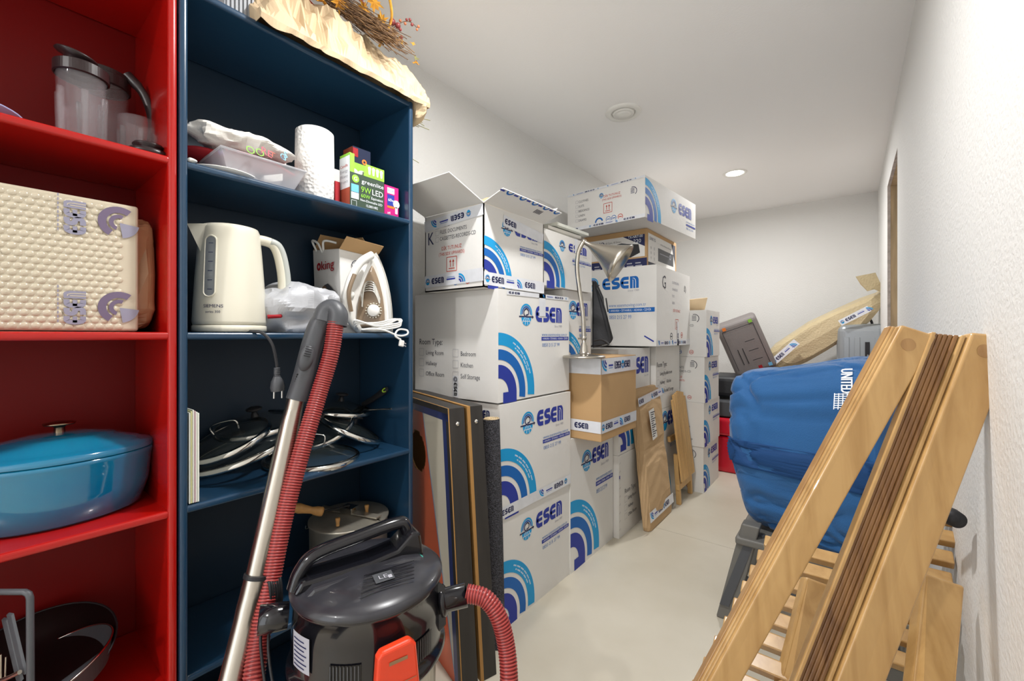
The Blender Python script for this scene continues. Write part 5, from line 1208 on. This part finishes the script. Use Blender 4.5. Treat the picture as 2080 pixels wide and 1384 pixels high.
# ------------------------------------------------------------------ teak folding chairs at the right
def rail(mb, L0, R0, L1, R1, th, m='teak', tofloor=True):
    L0, R0, L1, R1 = [V(p) for p in (L0, R0, L1, R1)]
    if tofloor:
        for_ = lambda a, c: a + (c - a) * ((a.z - .004) / (a.z - c.z))
        L1 = for_(L0, L1); R1 = for_(R0, R1)
    n = (R0 - L0).cross(L1 - L0).normalized()
    if n.dot(V((0, 0, HC)) - L0) < 0: n = -n
    mb.hexa([L0 - n * th, R0 - n * th, R1 - n * th, L1 - n * th, L0, R0, R1, L1], m); return n
def chair(label, c0, t0, t1, strips, slats, short, group='folded teak chairs'):
    (l0, r0, l1, r1) = c0
    L0, R0 = T(*l0, t0), T(*r0, t0 - .015); L1, R1 = T(*l1, t1), T(*r1, t1 - .01)
    ch = thing('folding_chair', label, 'chair', T(l1[0], 1700, t1), group)
    b = MB(); n = rail(b, L0, R0, L1, R1, .024); b.build('long_rail', ch, bevel=.005, seg=4)
    wv = (R0 - L0); q = L0 + wv * .42 + (L1 - L0).normalized() * .035
    b = MB(); b.lathe([(.0001, .0004), (.0125, .0004)], q, 'teakplug', axis=n, n=28, smooth=False); b.build('wood_plug', ch)
    for k, (dx, dd, m) in enumerate(strips):      # lengthwise laths nested beside and behind the rail
        b = MB(); s0 = L0 + wv.normalized() * dx - n * dd + (L1 - L0).normalized() * .006; d_ = (L1 - L0); d_ = d_ * ((s0.z - .004) / -d_.z)
        b.obox(s0, d_, wv.normalized() * .0075, -n * .018, m); b.build('lath', ch, bevel=.002, seg=2)
    (a0, a1, ta, tb, Ln, N) = slats
    A = T(*a0, ta); B = T(*a1, tb)
    for k in range(N):
        q = A.lerp(B, k / (N - 1)); b = MB(); b.obox(q, (Ln, 0, 0), (0, .030, .018), (0, -.012, .020), 'teak'); b.build('slat', ch, bevel=.0035, seg=3)
    (s0, s1, s2, s3, ts, te) = short
    b = MB(); rail(b, T(*s0, ts), T(*s1, ts - .01), T(*s2, te), T(*s3, te - .01), .026); b.build('short_rail', ch, bevel=.006, seg=4)
    return ch
chair('folded teak chair with its long pale rail leaning left across the blue duffel bag', ((1832, 659), (1905, 682), (1440, 1384), (1510, 1384)), .83, .80,
      [(-.0045, .004, 'teak'), (-.009, .006, 'teak'), (-.0125, .010, 'teakplug')], ((1552, 1118), (1401, 1425), 1.22, .92, .195, 9),
      ((1638, 1172), (1692, 1192), (1585, 1384), (1650, 1384), .98, .90))
chair('folded teak chair with ribbed dark laths leaning against the right wall', ((1975, 675), (2069, 684), (1700, 1384), (1803, 1384)), .80, .76,
      [(-.010, .006, 'teak'), (-.019, .010, 'teak2'), (-.027, .012, 'teak2'), (-.035, .012, 'teak2'), (-.043, .012, 'teak2'), (-.051, .012, 'teak2'), (-.059, .004, 'teak')], ((1800, 1010), (1760, 1340), 1.16, 1.0, .135, 9),
      ((1878, 1165), (1962, 1192), (1855, 1384), (1945, 1384), .86, .80))

# ------------------------------------------------------------------ duffel and its stool
dc = V((-.105, 2.16, .70)); dyaw = radians(-14)
df = thing('duffel_bag', 'big stuffed blue canvas duffel bag behind the teak chairs', 'duffel bag', (dc.x, dc.y, .36))
ca, sa = cos(dyaw), sin(dyaw)
HXd, HYd, HZd = .27, .25, .345
SEAM = -pi * .75
def dpt(a, t, off=0.0, t0=SEAM):
    def sp(x, q): return (1 if x >= 0 else -1) * abs(x) ** q
    e = .27
    d = V((sp(cos(a), e) * sp(cos(t), e), sp(cos(a), e) * sp(sin(t), e), sp(sin(a), .42)))
    tap = 1 - .22 * max(0, -d.z) ** 1.5
    q = V((d.x * HXd * tap, d.y * HYd * tap, d.z * HZd))
    q.z += .05 * d.x * (d.z > 0) * d.z - .03 * max(0, -d.z) * (1 + d.x)
    s_ = q * 6; w1_ = noise.noise(s_ + V((3, 1, 7))); w2 = 1 - abs(noise.noise(q * 9 + V((9, 2, 1)))) * 2
    w3 = 1 - abs(noise.noise(V((q.x * 7, q.y * 7, q.z * 14)) + V((1, 12, 4)))) * 2
    nrm = V((d.x, d.y, d.z * .8)).normalized()
    w4 = 1 - abs(noise.noise(V((q.x * 16 + q.z * 8, q.y * 16, q.z * 20)) + V((4, 2, 9)))) * 2
    w5 = 1 - abs(noise.noise(V((q.x * 5 + q.z * 5, q.y * 6, q.z * 3 - q.x * 3)) + V((7, 3, 2)))) * 2
    f = w1_ * .020 - max(0, w2 - .7) * .05 - max(0, w5 - .78) * .07 - max(0, w4 - .85) * .03 * (.4 + max(0, -d.z))
    if t0 is not None: f -= .012 * math.exp(-((t - t0) / .035) ** 2)
    q = q + nrm * (f + off)
    return dc + V((q.x * ca - q.y * sa, q.x * sa + q.y * ca, q.z))
b = MB(); K, N = 90, 140; vs = []; fs = []
for i in range(K + 1):
    for j in range(N): vs.append(dpt(-pi / 2 + pi * i / K, 2 * pi * j / N))
for i in range(K):
    for j in range(N): fs.append((i * N + j, i * N + (j + 1) % N, (i + 1) * N + (j + 1) % N, (i + 1) * N + j))
b.add(vs, fs, 'duffel', True); b.build('bag_body', df)
b = MB(); vs = []; fs = []
az = lambda h: (1 if h >= 0 else -1) * math.asin(abs(h / HZd) ** (1 / .42))
RW = [(-.077, -.002)] + [(-.075 + .1 * k / 18, .009 if k % 2 == 0 else .005) for k in range(19)] + [(.027, -.002)]
for i, (h_, of_) in enumerate(RW):
    for j in range(N): vs.append(dpt(az(h_), 2 * pi * j / N, of_))
for i in range(len(RW) - 1):
    for j in range(N): fs.append((i * N + j, i * N + (j + 1) % N, (i + 1) * N + (j + 1) % N, (i + 1) * N + j))
b.add(vs, fs, 'strap', True); b.build('webbing_band', df)
b = MB(); 
tj = SEAM
b.tube([dpt(-1.3 + 2.5 * k / 40, tj, .001) for k in range(41)], .0035, 'strap', 6); b.build('seam_piping', df)
def dsurf(px, py):   # surface point seen at a pixel
    best = None
    for i in range(0, 181):
        a = -pi / 2 + pi * i / 180
        for j in range(0, 180):
            t = -pi + pi * j / 180
            p = dpt(a, t, 0, None); d = p - V((0, 0, HC)); tt = -_s * d.x + _c * d.y; x = 1040 + 870 * (_c * d.x + _s * d.y) / tt; y = 682 - 870 * d.z / tt; e = (x - px) ** 2 + (y - py) ** 2
            if best is None or e < best[0]: best = (e, p)
    return best[1]
# lettering down the front of the bag: each letter laid on the cloth where it is printed
b = MB(); p0 = dsurf(1712, 752); p1 = dsurf(1709, 806)
uu = (p1 - p0); uu.x = 0; uu.normalize(); vv = V((cos(dyaw), sin(dyaw), 0)); vv = (vv - uu * vv.dot(uu)).normalized()
f = Fr(b, p0, uu, vv, .016); f.text('UNITED', 0, 0, .034, 'wprint', wmax=.088, bold=.0012)
for i in range(7): f.ribbon([(.094 + .008 * i, -.020), (.090 + .008 * i, .045)], .0028, 'wprint')
for i in range(6): f.ribbon([(.090, -.018 + .012 * i), (.148, -.020 + .012 * i)], .0028, 'wprint', .0003)
b.build('printed_name', df, label='white name and globe grid print')
# grey plastic stool under the bag
stl = thing('plastic_stool', 'grey plastic step stool with splayed legs under the blue duffel bag', 'stool', (-.1, 2.1, 0))
b = MB(); b.box((-.36, 1.90, .32), (.14, 2.36, .35), 'sgrey'); b.build('platform', stl, bevel=.008, seg=3)
def leg4(x0, y0, x1, y1):
    b = MB(); b.hexa([(x0 - .03, y0 - .03, 0), (x0 + .035, y0 - .03, 0), (x0 + .035, y0 + .03, 0), (x0 - .03, y0 + .03, 0), (x1 - .03, y1 - .03, .40), (x1 + .035, y1 - .03, .40), (x1 + .035, y1 + .03, .40), (x1 - .03, y1 + .03, .40)], 'sgrey')
    l = b.build('leg', stl, bevel=.006, seg=3)
    b = MB(); b.hexa([(x0 - .016, y0 - .034, .06), (x0 + .018, y0 - .034, .06), (x0 + .018, y0 - .030, .06), (x0 - .016, y0 - .030, .06), (x1 - .016, y1 - .034, .34), (x1 + .018, y1 - .034, .34), (x1 + .018, y1 - .030, .34), (x1 - .016, y1 - .030, .34)], 'dgrey'); b.build('leg_rib', l)
for (x0, y0, x1, y1) in ((-.40, 1.93, -.31, 1.95), (-.40, 2.38, -.31, 2.35), (.12, 1.93, .08, 1.95), (.12, 2.36, .08, 2.33)): leg4(x0, y0, x1, y1)
for x in (-.27, -.245, -.22):
    b = MB(); b.tube([(x - .03, 1.955, .0), (x, 1.96, .36)], .009, 'dgrey', 8); b.build('rod', stl)
b = MB(); b.box((-.38, 1.925, .16), (.13, 1.935, .19), 'dgrey'); b.build('crossbar', stl, bevel=.003)
b = MB(); b.lathe([(.0001, .02), (.016, .018), (.018, 0), (.016, -.02)], T(1932, 1050, 0.88), 'blackm', axis=(.4, -.9, 0), n=24); b.tube([T(1930, 1050, 0.88), T(1890, 1048, 0.98)], .008, 'blackm', 8); b.build('knob', stl, label='black knob')

# ------------------------------------------------------------------ luggage at the far end
def rbox(o, ax, ay, az, m, root, name='shell', bv=.03, seg=4):
    b = MB(); b.cbox(o, ax, ay, az, m); return b.build(name, root, bevel=bv, seg=seg)
sg = thing('suitcase', 'grey fabric suitcase leaning on its side on the luggage pile', 'suitcase', (-.80, 4.45, .85))
gc = T(1514, 700, 3.95); ang = radians(24)
rx = V((_c, _s, 0)); fw = V((-_s, _c, 0)); upv = (V((0, 0, 1)) * cos(ang) - rx * sin(ang)); rt_ = (rx * cos(ang) + V((0, 0, 1)) * sin(ang))
fw2 = (fw * cos(.5) + rt_ * sin(.5)); rt2 = (rt_ * cos(.5) - fw * sin(.5))
rbox(gc, rt2 * .34, fw2 * .24, upv * .50, 'suit', sg, 'case_body', .035)
b = MB(); fg = Fr(b, gc - rt2 * .17 - fw2 * .12 - upv * .25, rt2, upv, .004)
fg.square(.03, .06, .0, 'jacket'); fg.ribbon([(.04, .06), (.04, .44)], .004, 'jacket'); fg.ribbon([(.30, .06), (.30, .44)], .004, 'jacket'); fg.ribbon([(.04, .44), (.30, .44)], .004, 'jacket'); fg.ribbon([(.10, .1), (.10, .25)], .006, 'blackm'); fg.ribbon([(.14, .1), (.14, .25)], .006, 'blackm')
for (x, y, m) in ((.05, .45, 'bulborange'), (.27, .45, 'pgreen'), (.28, .03, 'skyp'), (.20, .03, 'redf')): fg.rect(x, y, x + .03, y + .03, m, .001)
for i in range(3): fg.ribbon([(.18, .12 + .09 * i), (.26, .12 + .09 * i)], .005, 'jacket')
b.build('zip_and_tabs', sg)
b = MB(); q = gc - upv * .27 - rt2 * .08; b.lathe([(.0001, -.02), (.03, -.02), (.03, .02), (.0001, .02)], q, 'blackm', axis=rt2, n=20); b.build('wheel', sg)
b = MB(); b.box((-1.02, 4.05, .62), (-.62, 4.55, .80), 'jacket'); b.build('black_bag', label='black travel bag lying under the grey suitcase', cat='bag', bevel=.04, seg=3)
b = MB(); b.box((-.98, 3.95, .47), (-.55, 4.5, .60), 'dgrey'); b.build('storage_case', label='flat dark grey storage case under the black travel bag', cat='case', bevel=.01)
rb = thing('storage_bin', 'glossy red plastic storage bin partly hidden behind the blue duffel', 'bin', (-.75, 4.2, 0))
b = MB(); b.box((-.97, 3.95, 0), (-.52, 4.5, .30), 'redbin'); b.build('bin_body', rb, bevel=.02, seg=3)
b = MB(); b.box((-.99, 3.93, .31), (-.50, 4.52, .46), 'redbin'); b.build('bin_lid', rb, bevel=.03, seg=4)
rs = thing('suitcase', 'orange-red soft suitcase lying flat under the bubble-wrapped board', 'suitcase', (-.3, 4.3, .5))
b = MB(); b.box((-.55, 3.98, .68), (-.02, 4.30, .87), 'redsuit'); b.build('case_body', rs, bevel=.03, seg=3)
b = MB(); b.box((-.553, 3.975, .765), (-.017, 4.305, .775), 'jacket'); b.build('zipper', rs)
b = MB(); b.box((-.50, 3.95, 0), (.12, 4.3, .675), 'dgrey'); b.build('storage_chest', label='dark chest under the orange-red suitcase', cat='chest', bevel=.02)
ss = thing('suitcase', 'silver-grey hard shell suitcase standing upright by the right wall', 'suitcase', (.0, 4.5, .6))
sc_ = T(1750, 738, 3.62); rbox(sc_, V((.335, .0, 0)), V((0, .24, 0)), V((0, 0, .66)), 'suitshell', ss, 'shell', .06, 5)
for x in (-.10, -.03, .10):
    b = MB(); b.box((sc_.x + x - .018, sc_.y - .126, sc_.z - .25), (sc_.x + x + .018, sc_.y - .118, sc_.z + .22), 'suitshell'); b.build('ridge', ss, bevel=.003)
b = MB(); f = Fr(b, (sc_.x + .02, sc_.y - .124, sc_.z + .02), (1, 0, 0), (0, 0, 1), .002); f.rect(0, 0, .03, .16, 'blackm'); f.sub(.022, .02, pi / 2).text('Ciao', 0, 0, .014, 'wprint', e=.0006); b.build('badge', ss)
b = MB(); b.tube(bez([sc_ + V((-.05, 0, .325)), sc_ + V((-.03, 0, .37)), sc_ + V((.05, 0, .37)), sc_ + V((.07, 0, .325))]), .009, 'blackm', 8); b.build('carry_handle', ss)
# bubble wrapped long board
wp = thing('wrapped_board', 'long board in taped bubble wrap slanting up against the right wall', 'package', (-.3, 4.6, .9))
wa = [(1562, 742), (1556, 722), (1572, 705), (1640, 660), (1700, 632), (1745, 612), (1780, 600), (1794, 590), (1795, 610), (1786, 630), (1765, 655), (1730, 680), (1680, 712), (1640, 735), (1600, 752), (1580, 752)]
def tw(px): return 3.95 - (px - 1560) / 235 * .45
b = MB(); fr_p = [T(x, y, tw(x)) for x, y in wa]; bk = [p + V((.0, .10, .03)) for p in fr_p]; n = len(wa)
cen = sum(fr_p, V((0, 0, 0))) / n
inner = [p.lerp(V((p.x, p.y, p.z)) * 0 + (cen + (p - cen) * .8), 1.0) + V((0, -.03, 0)) for p in fr_p]
b.add(fr_p + bk + inner, [(i, (i + 1) % n, n + (i + 1) % n, n + i) for i in range(n)] + [tuple(range(n, 2 * n))] + [(i, 2 * n + i, 2 * n + (i + 1) % n, (i + 1) % n) for i in range(n)] + [tuple(range(2 * n, 3 * n))[::-1]], 'wrap', False)
b.build('bubble_wrap', wp)
b = MB(); P = [T(1795, 596, 3.5), T(1776, 588, 3.5), T(1762, 592, 3.5), T(1748, 578, 3.52), T(1738, 562, 3.52), T(1778, 554, 3.52), T(1788, 575, 3.5)]; b.add(P, [tuple(range(len(P)))], 'wrap'); b.build('loose_end', wp, solid=.003)
b = MB(); q0 = T(1575, 742, tw(1575) - .09); q1 = T(1620, 703, tw(1620) - .09); up_ = V((0, 0, 1)); f = Fr(b, q0, (q1 - q0), V((-.3, 0, 1)), .0); f = Fr(b, q0, (q1 - q0), f.v - f.u * f.v.dot(f.u), .0); tape(f, 0, 0, (q1 - q0).length * 1.1, 0, .06); b.build('packing_tape', wp); b = MB()
q0 = T(1710, 662, tw(1710) - .09); q1 = T(1770, 632, tw(1770) - .09); f = Fr(b, q0, (q1 - q0), V((-.3, 0, 1)), .0); f = Fr(b, q0, (q1 - q0), f.v - f.u * f.v.dot(f.u), .0); tape(f, 0, 0, (q1 - q0).length * 1.0, 0, .05); b.build('packing_tape', wp)
